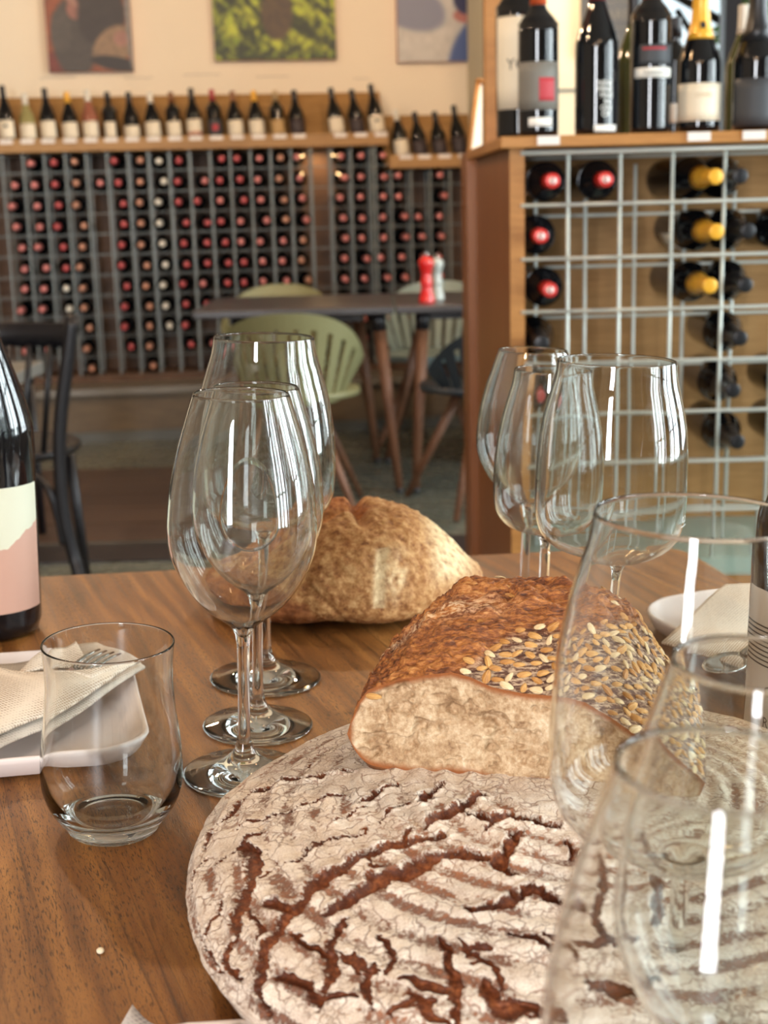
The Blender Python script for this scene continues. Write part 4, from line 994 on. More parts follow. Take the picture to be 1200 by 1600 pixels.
def loaf_mat():
    m, nt, b = newmat('floured_rye_crust'); v = coords(nt)
    at = nd(nt, 'ShaderNodeAttribute', attribute_name='crk').outputs['Fac']; ru = nd(nt, 'ShaderNodeAttribute', attribute_name='rub').outputs['Fac']
    n1 = noise(nt, v, 60, 5, .65); n2 = noise(nt, v, 420, 5, .7); n3 = noise(nt, v, 1400, 3, .6); n4 = noise(nt, v, 14, 3)
    wv = nd(nt, 'ShaderNodeVectorMath', {0: v, 1: nd(nt, 'ShaderNodeVectorMath', {0: nd(nt, 'ShaderNodeTexNoise', {'Vector': v, 'Scale': 90, 'Detail': 3}).outputs[1], 'Scale': .012}, operation='SCALE').outputs[0]}, operation='ADD').outputs[0]
    def vor(sc, th): 
        d = nd(nt, 'ShaderNodeTexVoronoi', {'Vector': wv, 'Scale': sc}, feature='DISTANCE_TO_EDGE').outputs['Distance']
        return ramp(nt, d, [(0, g(1)), (th, g(0))])
    fine = mth(nt, 'MULTIPLY', vor(80, .045), ramp(nt, n1, [(.40, g(.15)), (.50, g(1))]))
    fine2 = mth(nt, 'MULTIPLY', vor(210, .07), ramp(nt, noise(nt, v, 33, 3), [(.44, g(0)), (.56, g(.9))]))
    e = mth(nt, 'ADD', at, mth(nt, 'MULTIPLY', mth(nt, 'SUBTRACT', n2, .5), 1.5)); cf = ramp(nt, e, [(.0, g(0)), (.14, g(1))])
    rf = ramp(nt, mth(nt, 'ADD', ru, mth(nt, 'MULTIPLY', mth(nt, 'SUBTRACT', n2, .5), 3.6)), [(.38, g(0)), (.85, g(.9))])
    al = mth(nt, 'MAXIMUM', mth(nt, 'MAXIMUM', cf, rf), mth(nt, 'MULTIPLY', mth(nt, 'MAXIMUM', fine, fine2), .75))
    flour = ramp(nt, mth(nt, 'ADD', mth(nt, 'MULTIPLY', n1, .5), mth(nt, 'MULTIPLY', n3, .5)), [(.32, C3(172, 148, 130)), (.5, C3(214, 198, 180)), (.66, C3(236, 226, 212))])
    crust = ramp(nt, mth(nt, 'ADD', mth(nt, 'MULTIPLY', n2, .6), mth(nt, 'MULTIPLY', n4, .4)), [(.3, C3(40, 20, 14)), (.5, C3(104, 54, 30)), (.68, C3(166, 98, 54))])
    deepc = mixc(nt, ramp(nt, at, [(.0, g(0)), (.25, g(.55)), (.7, g(0))]), crust, C3(52, 24, 16))
    nt.links.new(mixc(nt, al, flour, deepc), b.inputs['Base Color'])
    nt.links.new(ramp(nt, al, [(0, g(.9)), (1, g(.55))]), b.inputs['Roughness']); b.inputs['Specular IOR Level'].default_value = .25
    h = mth(nt, 'SUBTRACT', mth(nt, 'ADD', mth(nt, 'MULTIPLY', n2, .5), mth(nt, 'MULTIPLY', n3, .25)), mth(nt, 'MULTIPLY', al, .7))
    bump(nt, b, h, .7, .0009); return m
Fl = gridF(NT, len(phis), True)[:, ::-1]
lo_ = ob('round_bread_loaf', mesh('round_bread_loaf', np.stack([Xd, Yd, Zd], 1), Fl, [loaf_mat()], None, True, {'crk': crk, 'rub': rub}))
lo_['label'] = 'large flour-dusted round rye loaf with dark brown cracks in front'; lo_['category'] = 'bread'

# ---------------------------------------------------------------- seeded cut loaf lying on it
def vmat(v): return Matrix(v)
ZB = TT+LH-.004                                     # rests on the round loaf
f0 = atz(548, 1196, ZB); f1 = atz(1092, 1252, ZB); ex = (f1-f0); LW = float(np.linalg.norm(ex)); ex /= LW; ey = np.array([-ex[1], ex[0], 0])
if ey[1] < 0: ey = -ey
tilt = .10                                           # the cut face leans back a little
def face_uv(px, py):                                 # pixel -> (u along width, h height) on the leaning cut face
    nrm = np.cross(ex, ey*tilt+np.array([0, 0, 1.])); p = pln(px, py, f0, nrm)-f0; return float(p@ex), float(p[2])
CT = [(540, 1178), (541, 1150), (548, 1112), (575, 1078), (620, 1062), (665, 1055), (705, 1050), (735, 1058), (770, 1074), (815, 1083), (870, 1088), (905, 1096), (950, 1120), (990, 1146), (1030, 1172), (1070, 1200), (1095, 1222)]
ft = [face_uv(*p) for p in CT]; fu = np.array([p[0] for p in ft]); fh = np.array([p[1] for p in ft])
NU = 320; ND = 190
us = np.linspace(fu.min()+.0005, fu.max()-.0002, NU); top0 = np.interp(us, fu[np.argsort(fu)], fh[np.argsort(fu)])
def edge_h(u): return top0
# crest profile (height of the silhouette) along u, and depth of the loaf
tn = (us-us[0])/(us[-1]-us[0])
crest = .060+.017*np.sin(PI*np.clip((tn+.05)/1.05, 0, 1))**.9 - .030*sstep(.72, 1.0, tn) - .022*sstep(.25, 0, tn)
DEP = .118
ds = np.linspace(0, 1, ND)
Ug, Dg = np.meshgrid(us, ds); Tn = (Ug-us[0])/(us[-1]-us[0])
T0 = np.tile(top0, (ND, 1)); CRg = np.tile(crest, (ND, 1))
rise = np.sin(PI/2*np.clip(Dg/.62, 0, 1))**1.0; fall = np.sqrt(np.clip(1-np.clip((Dg-.62)/.38, 0, 1)**2.4, 0, 1))
Hh = (T0+(CRg-T0)*rise)*(.12+.88*fall)
shrk = 1-.16*Dg**2 - .25*np.clip((Dg-.7)/.3, 0, 1)**2; Uc = us.mean(); Uw = Uc+(Ug-Uc)*shrk
edge = np.minimum(Tn, 1-Tn); _h0 = np.minimum(.016, Hh)*(1-Dg**3); Hh = _h0+(Hh-_h0)*np.clip((edge/.035), 0, 1)**.45
Pt = f0[None, None, :]+Uw[..., None]*ex+(Dg*DEP)[..., None]*ey+(Hh*tilt)[..., None]*ey*(1-Dg)[..., None]+Hh[..., None]*np.array([0, 0, 1.])
Pf = Pt.reshape(-1, 3); nz = fbm(Pf, 55, 4); nz2 = fbm(Pf, 190, 3)
Tf = Tn.ravel(); Df = Dg.ravel(); 
def projpx(P):
    q = (P-PIV)@RY.T+PIV-CC; dd = q@VF; return 600+FPX*(q@VR)/dd, 800-FPX*(q@VU)/dd
ppx, ppy = projpx(Pf)
bx_ = np.array([500, 700, 722, 745, 770, 810, 870, 930, 960, 1010, 1040, 1120]); by_ = np.array([1200, 1100, 1060, 1035, 1012, 996, 988, 984, 975, 973, 990, 1000])
tear = sstep(-14, 14, np.interp(ppx, bx_, by_)-ppy+26*nz)
inn = (Df > 0.005)
_e = np.stack([Pf@ex*.35, Pf@ey, Pf[:, 2]], 1); shag = fbm(_e, 170, 4)
Pf[:, 2] += inn*(.0016*nz+.0008*nz2+tear*(.0042*np.abs(shag)*2-.0010)+ .004*np.clip(fbm(Pf, 42, 2), 0, 1)*sstep(.5, .62, Df)*sstep(.95, .7, Df))
lip = sstep(.02, .0, np.abs(Df-.47+.08*nz-.05))
Pf[:, 2] += .003*lip
# flour veil and oat field
oatf = (1-tear)
V_all = Pf; 
def seed_crust_mat():
    m, nt, b = newmat('dark_seeded_crust'); v = coords(nt)
    te = nd(nt, 'ShaderNodeAttribute', attribute_name='tear').outputs['Fac']; fl_ = nd(nt, 'ShaderNodeAttribute', attribute_name='veil').outputs['Fac']
    n3 = noise(nt, v, 28, 3); va = coords(nt, (.3, 1, .8), (0, 0, math.radians(20))); n1 = noise(nt, va, 120, 5, .7, .6); n2 = noise(nt, va, 620, 5, .75, .4)
    brown = ramp(nt, mth(nt, 'ADD', mth(nt, 'MULTIPLY', n1, .45), mth(nt, 'MULTIPLY', n2, .55)), [(.38, C3(58, 26, 12)), (.47, C3(122, 66, 28)), (.55, C3(172, 106, 48)), (.66, C3(212, 158, 94))])
    dark = ramp(nt, n2, [(.35, C3(62, 32, 22)), (.65, C3(112, 66, 44))])
    c = mixc(nt, te, dark, brown)
    vl = mth(nt, 'MULTIPLY', ramp(nt, n2, [(.47, g(0)), (.58, g(1))]), fl_)
    c = mixc(nt, vl, c, C3(212, 184, 150)); nt.links.new(c, b.inputs['Base Color'])
    nt.links.new(ramp(nt, vl, [(0, g(.42)), (1, g(.85))]), b.inputs['Roughness']); b.inputs['Specular IOR Level'].default_value = .4
    bump(nt, b, mth(nt, 'ADD', n1, mth(nt, 'MULTIPLY', n2, .6)), .9, .0022); return m
def crumb_mat():
    m, nt, b = newmat('open_bread_crumb'); v = coords(nt)
    ed = nd(nt, 'ShaderNodeAttribute', attribute_name='edge').outputs['Fac']
    n1 = noise(nt, v, 70, 5, .65); n2 = noise(nt, v, 420, 5, .7)
    c = ramp(nt, mth(nt, 'ADD', mth(nt, 'MULTIPLY', n1, .55), mth(nt, 'MULTIPLY', n2, .45)), [(.34, C3(120, 88, 62)), (.46, C3(170, 138, 102)), (.58, C3(204, 178, 144)), (.70, C3(230, 212, 184))])
    sp = ramp(nt, nd(nt, 'ShaderNodeTexVoronoi', {'Vector': v, 'Scale': 95}).outputs['Distance'], [(.0, g(1)), (.16, g(0))])
    c = mixc(nt, mth(nt, 'MULTIPLY', sp, ramp(nt, noise(nt, v, 30, 2), [(.52, g(0)), (.62, g(.75))])), c, C3(92, 70, 58))
    ef = ramp(nt, mth(nt, 'ADD', ed, mth(nt, 'MULTIPLY', mth(nt, 'SUBTRACT', n1, .5), .8)), [(.25, g(0)), (.9, g(1))])
    c = mixc(nt, ef, c, C3(140, 80, 36)); nt.links.new(c, b.inputs['Base Color'])
    b.inputs['Roughness'].default_value = .7; b.inputs['Specular IOR Level'].default_value = .35
    b.inputs['Subsurface Weight'].default_value = 0
    bump(nt, b, mth(nt, 'ADD', n1, mth(nt, 'MULTIPLY', n2, .7)), .8, .0016); return m
sl_ = thing('seeded_bread_loaf', 'cut dark loaf with oat flakes on its crust lying on the round loaf', 'bread')
veil = np.clip(oatf*.75+.9*(np.exp(-((Df-.36-.1*Tf)/.06)**2))*(1-sstep(.25, .5, Tf)), 0, 1)
crust_o = ob('crust', mesh('crust', V_all, gridF(NU, ND), [seed_crust_mat()], None, True, {'tear': tear, 'veil': veil}), sl_)
# cut face: crumb grid between bottom line and top line, rounded lower corners
NV = 110; vs = np.linspace(0, 1, NV); Uf, Vf_ = np.meshgrid(us, vs)
topr = Pt[0].copy(); topz = Hh[0]
botm = .0155*np.clip(1-tn/.10, 0, 1)**2.6+.010*np.clip(1-(1-tn)/.05, 0, 1)**2+.0008*np.sin(tn*23)
Hf = botm[None, :]+(topz-botm)[None, :]*Vf_
PF = f0[None, None, :]+us[None, :, None]*ex+Hf[..., None]*(np.array([0, 0, 1.])+ey*tilt)
PFf = PF.reshape(-1, 3)
ed = np.minimum.reduce([Vf_.ravel()*topz.mean(), (1-Vf_).ravel()*np.tile(topz-botm, NV), (np.tile(tn, NV))*LW, (1-np.tile(tn, NV))*LW])
edge_a = 1-sstep(.0, .0055, ed)
hole = np.clip(fbm(PFf*np.array([1, 1, 1.6]), 85, 3)-.12, 0, 1)*2.2+np.clip(fbm(PFf+5, 230, 2)-.2, 0, 1)*.8
dz = (1-edge_a)*(.006*np.clip(hole, 0, .9)-.0012*fbm(PFf, 60, 3))
PFf += ey[None, :]*dz[:, None]
cr_o = ob('crumb', mesh('crumb', PFf, gridF(NU, NV), [crumb_mat()], None, True, {'edge': edge_a}), sl_)
# underside and heel skirt closing the loaf
ringp = [Pf[(ND-1)*NU+i] for i in range(NU)]
gb = GB(); V = []
outl = [PFf[i] for i in range(0, NU, 8)]+[Pf[j*NU+NU-1] for j in range(4, ND, 10)]+[Pf[(ND-1)*NU+i] for i in range(NU-1, -1, -8)]+[Pf[j*NU] for j in range(ND-1, 4, -10)]
nO = len(outl); cB = f0+ex*LW*.5+ey*DEP*.5; V = [tuple(p) for p in outl]; ihs = [min(.016, max(0, p[2]-ZB)) for p in outl]; V += [(p[0]+(cB[0]-p[0])/np.hypot(*(cB-p)[:2])*h_, p[1]+(cB[1]-p[1])/np.hypot(*(cB-p)[:2])*h_, ZB-.001) for p, h_ in zip(outl, ihs)]+[tuple(f0+ex*LW*.5+ey*DEP*.5-np.array([0, 0, .002]))]
gb.add(V, [(i, (i+1) % nO, nO+(i+1) % nO, nO+i) for i in range(nO)]+[(nO+i, nO+(i+1) % nO, 2*nO) for i in range(nO)])
gb.ob('bottom_crust', simple('bottom_crust', C3(120, 74, 40), .6, var=.2, nscale=60), sl_)
# oat flakes
def oat_mesh():
    V = []; F = []; nu, nv = 10, 3
    V.append((0, 0, .5))
    for j in range(1, nv+1):
        for i in range(nu):
            a = 2*PI*i/nu; rr = math.sin(PI/2*j/nv); z = math.cos(PI/2*j/nv)*.5
            if abs(math.cos(a)) > .9 and j < nv: z -= .0
            if abs(math.sin(a)) < .2 and j < nv: z *= .8
            V.append((rr*math.cos(a)*1.0, rr*math.sin(a)*.52*(1-.25*math.cos(a)), z))
    F += [(0, 1+i, 1+(i+1) % nu) for i in range(nu)]
    for j in range(nv-1): F += [(1+j*nu+i, 1+(j+1)*nu+i, 1+(j+1)*nu+(i+1) % nu, 1+j*nu+(i+1) % nu) for i in range(nu)]
    return V, F
M_oats = []
for nm, a_, b2 in (('oat_golden', C3(184, 128, 62), C3(216, 168, 100)), ('oat_pale', C3(204, 172, 122), C3(230, 206, 164)), ('oat_toasted', C3(160, 104, 44), C3(198, 142, 72))):
    m, nt, b = newmat(nm); v = coords(nt, (1, 9, 1)); nn = noise(nt, v, .7, 3, .6); nt.links.new(ramp(nt, nn, [(.35, a_), (.65, b2)]), b.inputs['Base Color'])
    b.inputs['Roughness'].default_value = .5; bump(nt, b, nn, .4, .1); M_oats.append(m)
ov, of = oat_mesh(); oatm = [mesh('oat_flake', ov, of, [m]) for m in M_oats]
bm_t = BVHTree.FromPolygons([tuple(p) for p in Pf[:]], [tuple(int(i) for i in f) for f in gridF(NU, ND)[:, :]])
def put_oat(o_uv, tgt=None):
    j, i = o_uv; p = Vector(Pf[j*NU+i]); px_ = Vector(Pf[j*NU+min(i+3, NU-1)])-Vector(Pf[j*NU+max(i-3, 0)]); py_ = Vector(Pf[min(j+3, ND-1)*NU+i])-Vector(Pf[max(j-3, 0)*NU+i])
    nrm = px_.cross(py_).normalized(); 
    if nrm.z < 0: nrm = -nrm
    tx = px_.normalized(); a = random.uniform(0, PI) if random.random() < .45 else random.gauss(.25, .45)
    tx = (Matrix.Rotation(a, 3, nrm) @ tx).normalized(); nrm = (nrm+Vector([random.uniform(-.25, .25) for _ in range(3)])).normalized(); tx = (tx-nrm*tx.dot(nrm)).normalized(); ty = nrm.cross(tx)
    L = random.uniform(.0030, .0046); L *= .9
    Mx = Matrix((tx*L, ty*L*random.uniform(.8, 1.05), nrm*L*.55)).transposed().to_4x4(); Mx.translation = p+nrm*.0002
    o = ob('oat_flake', random.choice(oatm), sl_); o.matrix_local = Mx; return p
placed = []; tries = 0
while len(placed) < 262 and tries < 9000:
    tries += 1; j = int(RNG.uniform(.02, .97)**1.0*(ND-1)); i = int(RNG.uniform(.3, .985)*(NU-1)); q = j*NU+i
    if RNG.uniform() > oatf[q]*1.0+.01: continue
    p = Pf[q]
    if any((p[0]-a[0])**2+(p[1]-a[1])**2+(p[2]-a[2])**2 < .0046**2 for a in placed): continue
    put_oat((j, i)); placed.append(p)
for (px, py) in ((585, 1087), (656, 1219)):
    u_, h_ = face_uv(px, py); p = f0+ex*u_+(np.array([0, 0, 1.])+ey*tilt)*h_-ey*.0012
    o = ob('oat_flake', oatm[0], sl_); L = .0042
    Mx = Matrix((Vector(ex)*L, Vector((0, 0, 1))*L*.8, -Vector(ey)*L*.5)).transposed().to_4x4(); Mx.translation = Vector(p); o.matrix_local = Mx

# ---------------------------------------------------------------- rustic loaf at the back
def rustic():
    a = atz(292, 948, TT+.02); b = atz(740, 885, TT+.035); cxy = np.array([-.0395, 1.118]); 
    nu, nv = 560, 300
    th = np.linspace(0, 2*PI, nu, endpoint=False); ph = np.linspace(.001, PI-.001, nv); T_, P_ = np.meshgrid(th, ph)
    dx = np.sin(P_)*np.cos(T_); dy = np.sin(P_)*np.sin(T_); dzz = np.cos(P_)
    rx, ry = .119, .088
    # height varies along x: low at left, tall right of the middle, flat dome
    hx = .030+.062*np.exp(-(np.abs(dx-.20)/.80)**2.6)
    x = rx*np.sign(dx)*np.abs(dx)**.92; y = ry*dy
    z = np.where(dzz > 0, .026+(hx-.026)*np.abs(dzz)**.85, .026-.026*np.abs(dzz)**.55)
    rot = math.radians(6); X = cxy[0]+x*math.cos(rot)-y*math.sin(rot); Y = cxy[1]+x*math.sin(rot)+y*math.cos(rot)
    P = np.stack([X.ravel(), Y.ravel(), (TT+z).ravel()], 1); N = np.stack([dx.ravel(), dy.ravel(), dzz.ravel()], 1)
    loc = np.stack([x.ravel(), y.ravel(), z.ravel()], 1)
    d = .0045*fbm(P, 22, 4)+.0022*fbm(P, 75, 4)+.0013*fbm(P, 240, 3)
    # score tear running along the crest from the left to the dip
    lx, ly = loc[:, 0], loc[:, 1]
    ln = np.abs(ly-(-.020+.18*(lx-.0)+.006*np.sin(lx*60)))
    sc = (1-sstep(.0, .011, ln))*sstep(.035, .015, lx)*sstep(-.10, -.06, lx)*(dzz.ravel() > .2)*1.0
    ear = sstep(.0, .01, (ly+.020-.18*lx))*sstep(.03, .012, lx)*(dzz.ravel() > .25)*sstep(-.1, -.05, lx)
    notch = np.exp(-((lx-.014)/.006)**2)*(dzz.ravel() > .4)*sstep(-.06, -.03, ly)
    crease = np.exp(-((lx-.030-.25*(ly+.06))/.0035)**2)*sstep(-.03, -.06, ly)*(np.abs(loc[:, 2]-.045) < .022)
    crease2 = np.exp(-((lx+.02+.9*(loc[:, 2]-.03))/.0022)**2)*(loc[:, 2] < .05)*(ly < -.03)
    d = d-.005*sc-.011*notch-.0025*crease-.0012*crease2+.002*ear*fbm(P*np.array([1, 3, 1]), 70, 3)
    d *= sstep(.0, .006, loc[:, 2]); P = P+N*d[:, None]; P[:, 2] = np.maximum(P[:, 2], TT+.0004)
    fl_ = sstep(-.25, .35, fbm(loc, 24, 3)*.9+.35+ (lx-.0)*4.5+(loc[:, 2]-.045)*8)*(1-ear*.85)
    fl2 = np.clip(crease*2.2*(.6+.8*np.abs(fbm(P, 300, 2)))+np.exp(-((lx-.036-.004*fbm(P, 150, 2))/.011)**2-((loc[:, 2]-.047)/.016)**2)*(ly < -.03)*.9*(.6+fbm(P, 180, 3))+sstep(.06, .085, lx)*sstep(.03, .05, loc[:, 2])*.8, 0, 1)
    m, nt, b = newmat('rustic_wheat_crust'); v = coords(nt)
    f1_ = nd(nt, 'ShaderNodeAttribute', attribute_name='flour').outputs['Fac']; f2_ = nd(nt, 'ShaderNodeAttribute', attribute_name='pale').outputs['Fac']
    n1 = noise(nt, v, 130, 6, .7); n2 = noise(nt, v, 600, 4, .7); n3 = noise(nt, v, 30, 3)
    br = ramp(nt, mth(nt, 'ADD', mth(nt, 'MULTIPLY', n1, .6), mth(nt, 'MULTIPLY', n3, .4)), [(.3, C3(84, 46, 24)), (.5, C3(136, 82, 42)), (.66, C3(168, 112, 64))])
    fr = ramp(nt, mth(nt, 'ADD', mth(nt, 'MULTIPLY', n1, .7), mth(nt, 'MULTIPLY', n2, .3)), [(.35, C3(102, 60, 30)), (.46, C3(150, 102, 58)), (.56, C3(180, 136, 86)), (.68, C3(206, 172, 124))])
    c = mixc(nt, ramp(nt, mth(nt, 'ADD', f1_, mth(nt, 'MULTIPLY', mth(nt, 'SUBTRACT', n1, .5), 1.2)), [(.3, g(0)), (.75, g(1))]), br, fr)
    c = mixc(nt, mth(nt, 'MULTIPLY', f2_, ramp(nt, n1, [(.35, g(.3)), (.55, g(1))])), c, C3(222, 202, 160))
    er = nd(nt, 'ShaderNodeAttribute', attribute_name='ear').outputs['Fac']
    c = mixc(nt, mth(nt, 'MULTIPLY', er, .8), c, ramp(nt, n1, [(.35, C3(92, 48, 22)), (.5, C3(156, 92, 44)), (.65, C3(196, 134, 76))]))
    nt.links.new(c, b.inputs['Base Color']); b.inputs['Roughness'].default_value = .72; b.inputs['Specular IOR Level'].default_value = .3
    bump(nt, b, mth(nt, 'ADD', n1, mth(nt, 'MULTIPLY', n2, .4)), .8, .0016)
    o = ob('rustic_bread_loaf', mesh('rustic_bread_loaf', P, gridF(nu, nv, True)[:, ::-1], [m], None, True, {'flour': fl_, 'pale': fl2, 'ear': np.clip(ear+sc, 0, 1)}))
    o['label'] = 'whole rustic wheat loaf with split crust behind the left wine glasses'; o['category'] = 'bread'
rustic()

# ---------------------------------------------------------------- plates, napkins, cutlery
def plate(lab, cxy, rz, hx, hy, name='square_plate', rad=.035, z0=0.0):
    t = thing(name, lab, 'plate', (cxy[0], cxy[1], TT+z0), rz)
    prof = [(.02, .0), (.016, .0008), (.004, .006), (0, .0145), (-.0012, .0172), (-.0004, .0185), (.0012, .0188), (.0028, .0175), (.010, .010), (.017, .0062), (.028, .0050), (.06, .0048)]
    rings = []; V = []
    for ins, z in prof:
        o = rrect(hx-ins, hy-ins, max(.004, rad-ins*.7), 8); rings.append(len(V)); V += [(x, y, z) for x, y in o]
    n = 36; F = []
    for a, b in zip(rings, rings[1:]): F += [(a+i, a+(i+1) % n, b+(i+1) % n, b+i) for i in range(n)]
    F.append(tuple(rings[0]+i for i in range(n))[::-1]); F.append(tuple(rings[-1]+i for i in range(n)))
    ob('dish', mesh('dish', V, F, [M_plate]), t)
    return t
def cloth_mat(nm, c1, c2, kind='weave'):
    m, nt, b = newmat(nm); v = coords(nt)
    ck = nd(nt, 'ShaderNodeTexVoronoi', {'Vector': nd(nt, 'ShaderNodeVectorMath', {0: coords(nt, (1, 1, 1), (0, 0, .6)), 1: (1, 1, .3)}, operation='MULTIPLY').outputs[0], 'Scale': 420, 'Randomness': .12}).outputs['Distance']
    f = ramp(nt, ck, [(.25, g(1)), (.55, g(0))])
    nt.links.new(mixc(nt, f, c1, c2), b.inputs['Base Color']); b.inputs['Roughness'].default_value = .9; bump(nt, b, ck, .6, .0006); return m
M_nap = cloth_mat('embossed_paper_napkin', C3(222, 208, 190), C3(166, 146, 126)); M_nap2 = cloth_mat('grey_napkin_layer', C3(196, 184, 170), C3(160, 148, 136))
def patch(corn, nu, nv, zf, mat, nm, parent, th=.0012):
    """bilinear sheet between 4 world xy corners (a b along the front, d c along the back)"""
    A_, B_, C_, D_ = [np.array(c, float) for c in corn]; V = []
    for off in (0, -th):
        for j in range(nv+1):
            for i in range(nu+1):
                u, v = i/nu, j/nv; p = (A_*(1-u)+B_*u)*(1-v)+(D_*(1-u)+C_*u)*v
                V.append((p[0], p[1], p[2]+zf(u, v)+off))
    n = (nu+1)*(nv+1); F = []
    for j in range(nv):
        for i in range(nu):
            q = j*(nu+1)+i; F.append((q, q+1, q+nu+2, q+nu+1)); F.append((n+q, n+q+nu+1, n+q+nu+2, n+q+1))
    for i in range(nu):
        F.append((i, n+i, n+i+1, i+1)); q = nv*(nu+1)+i; F.append((q, q+1, n+q+1, n+q))
    for j in range(nv):
        q = j*(nu+1); F.append((q, q+nu+1, n+q+nu+1, n+q)); q += nu; F.append((q, n+q, n+q+nu+1, q+nu+1))
    return ob(nm, mesh(nm, V, F, [mat]), parent)
# left plate: outline fitted to its two right corners
z1 = TT+.018
pr_b = atz(203, 1008, z1); pr_f = atz(242, 1168, z1); pf0 = atz(0, 1212, z1)
ey_ = pr_b-pr_f; hy_ = np.linalg.norm(ey_)/2; ey_ /= np.linalg.norm(ey_); ex_ = np.array([ey_[1], -ey_[0], 0]); hx_ = .135
cp_ = (pr_b+pr_f)/2-ex_*hx_
plate('white rounded-square plate under the folded napkin at the left edge', cp_[:2], math.atan2(ex_[1], ex_[0]), hx_, hy_)
npk = thing('folded_napkin', 'beige embossed folded napkin holding cutlery on the left plate', 'napkin')
zq = TT+.021
def q(px, py, z=zq): return atz(px, py, z)
patch([q(-70, 1215), q(236, 1047), q(150, 1010), q(-90, 1060)], 28, 14, lambda u, v: .002+.006*math.sin(PI*min(1, v*1.2))*(1-u*.5)+.0022*math.sin(u*9), M_nap2, 'under_layer', npk, .0015)
patch([q(-70, 1190, zq+.006), q(233, 1034, zq+.006), q(140, 1062, zq+.010), q(-90, 1035, zq+.008)], 30, 14, lambda u, v: .002+.007*math.sin(PI*min(1, v*1.1))*(1-u*.8)+.0018*math.sin(u*9), M_nap, 'front_fold', npk, .0015)
patch([q(20, 1062, zq+.006), q(132, 1030, zq+.008), q(115, 1003, zq+.012), q(50, 1030, zq+.01)], 14, 8, lambda u, v: .001+.002*math.sin(u*6), M_nap, 'back_fold', npk, .0015)
def fork(lab, ps, zs_, name='fork'):
    """ps: tip px, neck px, handle end px"""
    tip, neck, end = [atz(a, b, z) for (a, b), z in zip(ps, zs_)]
    ax = (tip-neck); L = np.linalg.norm(ax); ax /= L; up = np.array([0, 0, 1.]); sd = np.cross(ax, up); sd /= np.linalg.norm(sd); up = np.cross(sd, ax)
    t = thing(name, lab, 'cutlery')
    for k in range(4):
        o = (k-1.5)*.0062; P = [neck+ax*L*(.30+.70*f)+sd*o*(.95+.05*f)+up*(.0016*math.sin(PI*f)) for f in (0, .25, .5, .75, 1)]
        GB().tube(P, [.0019, .0018, .0016, .0014, .0009], 8, flat=.6).ob('tine', M_steel, t)
    rows_ = [(-.15, .003), (0, .0035), (.1, .0070), (.2, .0108), (.32, .0118)]; V = []
    for s_ in (.0008, -.0008):
        for f, w_ in rows_:
            for e_ in (-1, 0, 1): V.append(neck+ax*L*f+sd*w_*e_+up*(s_-(.0008 if e_ == 0 else 0)))
    F = []
    for r_ in range(4):
        for c in range(2):
            q_ = r_*3+c; F += [(q_, q_+3, q_+4, q_+1), (15+q_, 15+q_+1, 15+q_+4, 15+q_+3)]
        F += [(r_*3, 15+r_*3, 15+r_*3+3, r_*3+3), (r_*3+2, r_*3+5, 15+r_*3+5, 15+r_*3+2)]
    F += [(12, 27, 28, 13), (13, 28, 29, 14)]
    ob('fork_head', mesh('fork_head', V, F, [M_steel]), t)
    GB().tube([neck-ax*L*.1, neck*.5+end*.5, end], [.0032, .0036, .0055], 8, flat=.6).ob('handle', M_steel, t)
fork('steel fork lying in the napkin pocket on the left plate', [(172, 1018), (105, 1058), (-120, 1150)], [zq+.014, zq+.010, zq+.004])
kn = thing('table_knife', 'steel knife beneath the fork in the left napkin', 'cutlery')
a, b_ = atz(188, 1040, zq+.006), atz(60, 1105, zq+.004); ax = (b_-a)/np.linalg.norm(b_-a); sd = np.cross(ax, [0, 0, 1.])
V = []; 
for s_ in (.0006, -.0006):
    for f, w0, w1 in ((0, 0, .001), (.12, -.004, .005), (.5, -.008, .006), (1, -.008, .006)):
        for w_ in (w0, w1): V.append(a+(b_-a)*f+sd*w_+np.array([0, 0, s_]))
F = []
for k in range(3): F += [(2*k, 2*k+1, 2*k+3, 2*k+2), (8+2*k, 8+2*k+2, 8+2*k+3, 8+2*k+1), (2*k, 2*k+2, 8+2*k+2, 8+2*k), (2*k+1, 8+2*k+1, 8+2*k+3, 2*k+3)]
F += [(0, 8, 9, 1), (6, 7, 15, 14)]
ob('blade', mesh('blade', V, F, [M_steel], None, False), kn); GB().tube([b_, b_+ax*.09], [.005, .006], 8, flat=.6).ob('handle', M_steel, kn)
# right plate with napkin and spoon
ra = atz(985, 942, z1); rb_ = atz(1160, 916, z1); e2 = (rb_-ra); e2 /= np.linalg.norm(e2); n2_ = np.array([-e2[1], e2[0], 0])
cp2 = ra+e2*.125-n2_*.10
plate('white rounded-square plate behind the seeded loaf at the right', cp2[:2], math.atan2(e2[1], e2[0]), .135, .102, rad=.05)
npk2 = thing('folded_napkin', 'pale embossed napkin on the right plate beside the dark bottle', 'napkin')
patch([q(1030, 1010, zq+.003), q(1250, 1080, zq), q(1300, 915, zq), q(1138, 916, zq+.012)], 26, 16, lambda u, v: .003+.006*math.sin(PI*u*.9+.2)*math.sin(PI*v*.8+.3), M_nap, 'sheet', npk2, .0015)
spn = thing('table_spoon', 'bright steel spoon bowl in front of the right napkin', 'cutlery')
c0 = atz(1132, 1032, TT+.030); bx = atz(1165, 1020, TT+.030)-c0; bx /= np.linalg.norm(bx); by = np.array([-bx[1], bx[0], 0])
V = []; F = []; nr, na = 6, 20
V.append(c0-np.array([0, 0, .006]))
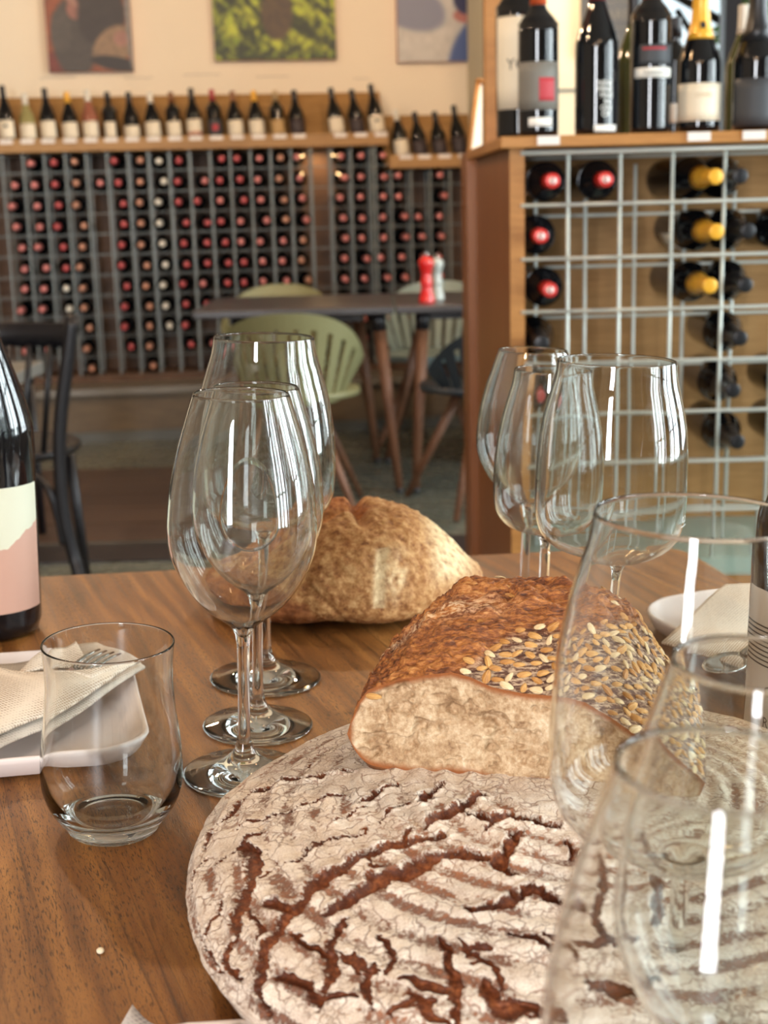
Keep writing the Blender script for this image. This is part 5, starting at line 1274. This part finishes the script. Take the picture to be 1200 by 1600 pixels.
for j in range(1, nr+1):
    for i in range(na):
        a = 2*PI*i/na; f = j/nr; V.append(c0+bx*(.026*f*math.cos(a))+by*(.017*f*math.sin(a)*(1-.12*math.cos(a)))-np.array([0, 0, .006*(1-f*f)]))
F += [(0, 1+i, 1+(i+1) % na) for i in range(na)]
for j in range(nr-1): F += [(1+j*na+i, 1+(j+1)*na+i, 1+(j+1)*na+(i+1) % na, 1+j*na+(i+1) % na) for i in range(na)]
so = ob('spoon_bowl', mesh('spoon_bowl', V, F, [M_steel]), spn); sm_ = so.modifiers.new('solid', 'SOLIDIFY'); sm_.thickness = .0012
GB().tube([c0+bx*.024, c0+bx*.045+np.array([0, 0, .004]), c0+bx*.15-np.array([0, 0, .004])], [.003, .0028, .005], 8, flat=.6).ob('handle', M_steel, spn)
# things at the lower frame edge
bp = atz(385, 1595, TT+.018)
plate('white plate whose rim just enters at the bottom edge', (bp[0]+.0, bp[1]-.105), .02, .105, .105, rad=.1045)
npk3 = thing('paper_napkin', 'white patterned paper napkin corner at the bottom edge', 'napkin')
M_nap3 = cloth_mat('white_patterned_napkin', C3(226, 226, 232), C3(176, 178, 192))
patch([q(120, 1750, TT+.004), q(330, 1760, TT+.004), q(262, 1618, TT+.004), q(207, 1577, TT+.006)], 12, 8, lambda u, v: .002*math.sin(u*4+v*3)+.002, M_nap3, 'sheet', npk3, .001)
# crumb on the table
cr = atz(157, 1486, TT+.001)
tag(GB().lathe(smoothp([(-.001, 0), (-.0006, .0016), (.0006, .0019), (.0014, .001), (.0017, 0)], 2), 8, c=tuple(cr)).ob('bread_crumb', simple('crumb_white', C3(225, 210, 180), .8), None), 'tiny pale bread crumb on the bare wood at the lower left', 'crumb')

# ---------------------------------------------------------------- tilt the table and all it carries
MT = Matrix.Translation(PIV) @ Matrix([[*RY[0], 0], [*RY[1], 0], [*RY[2], 0], [0, 0, 0, 1]]) @ Matrix.Translation(-PIV)
for o in list(S.objects):
    if o.name in NEAR0 or o.parent is not None or o.type not in ('MESH', 'EMPTY'): continue
    o.matrix_world = MT @ o.matrix_basis
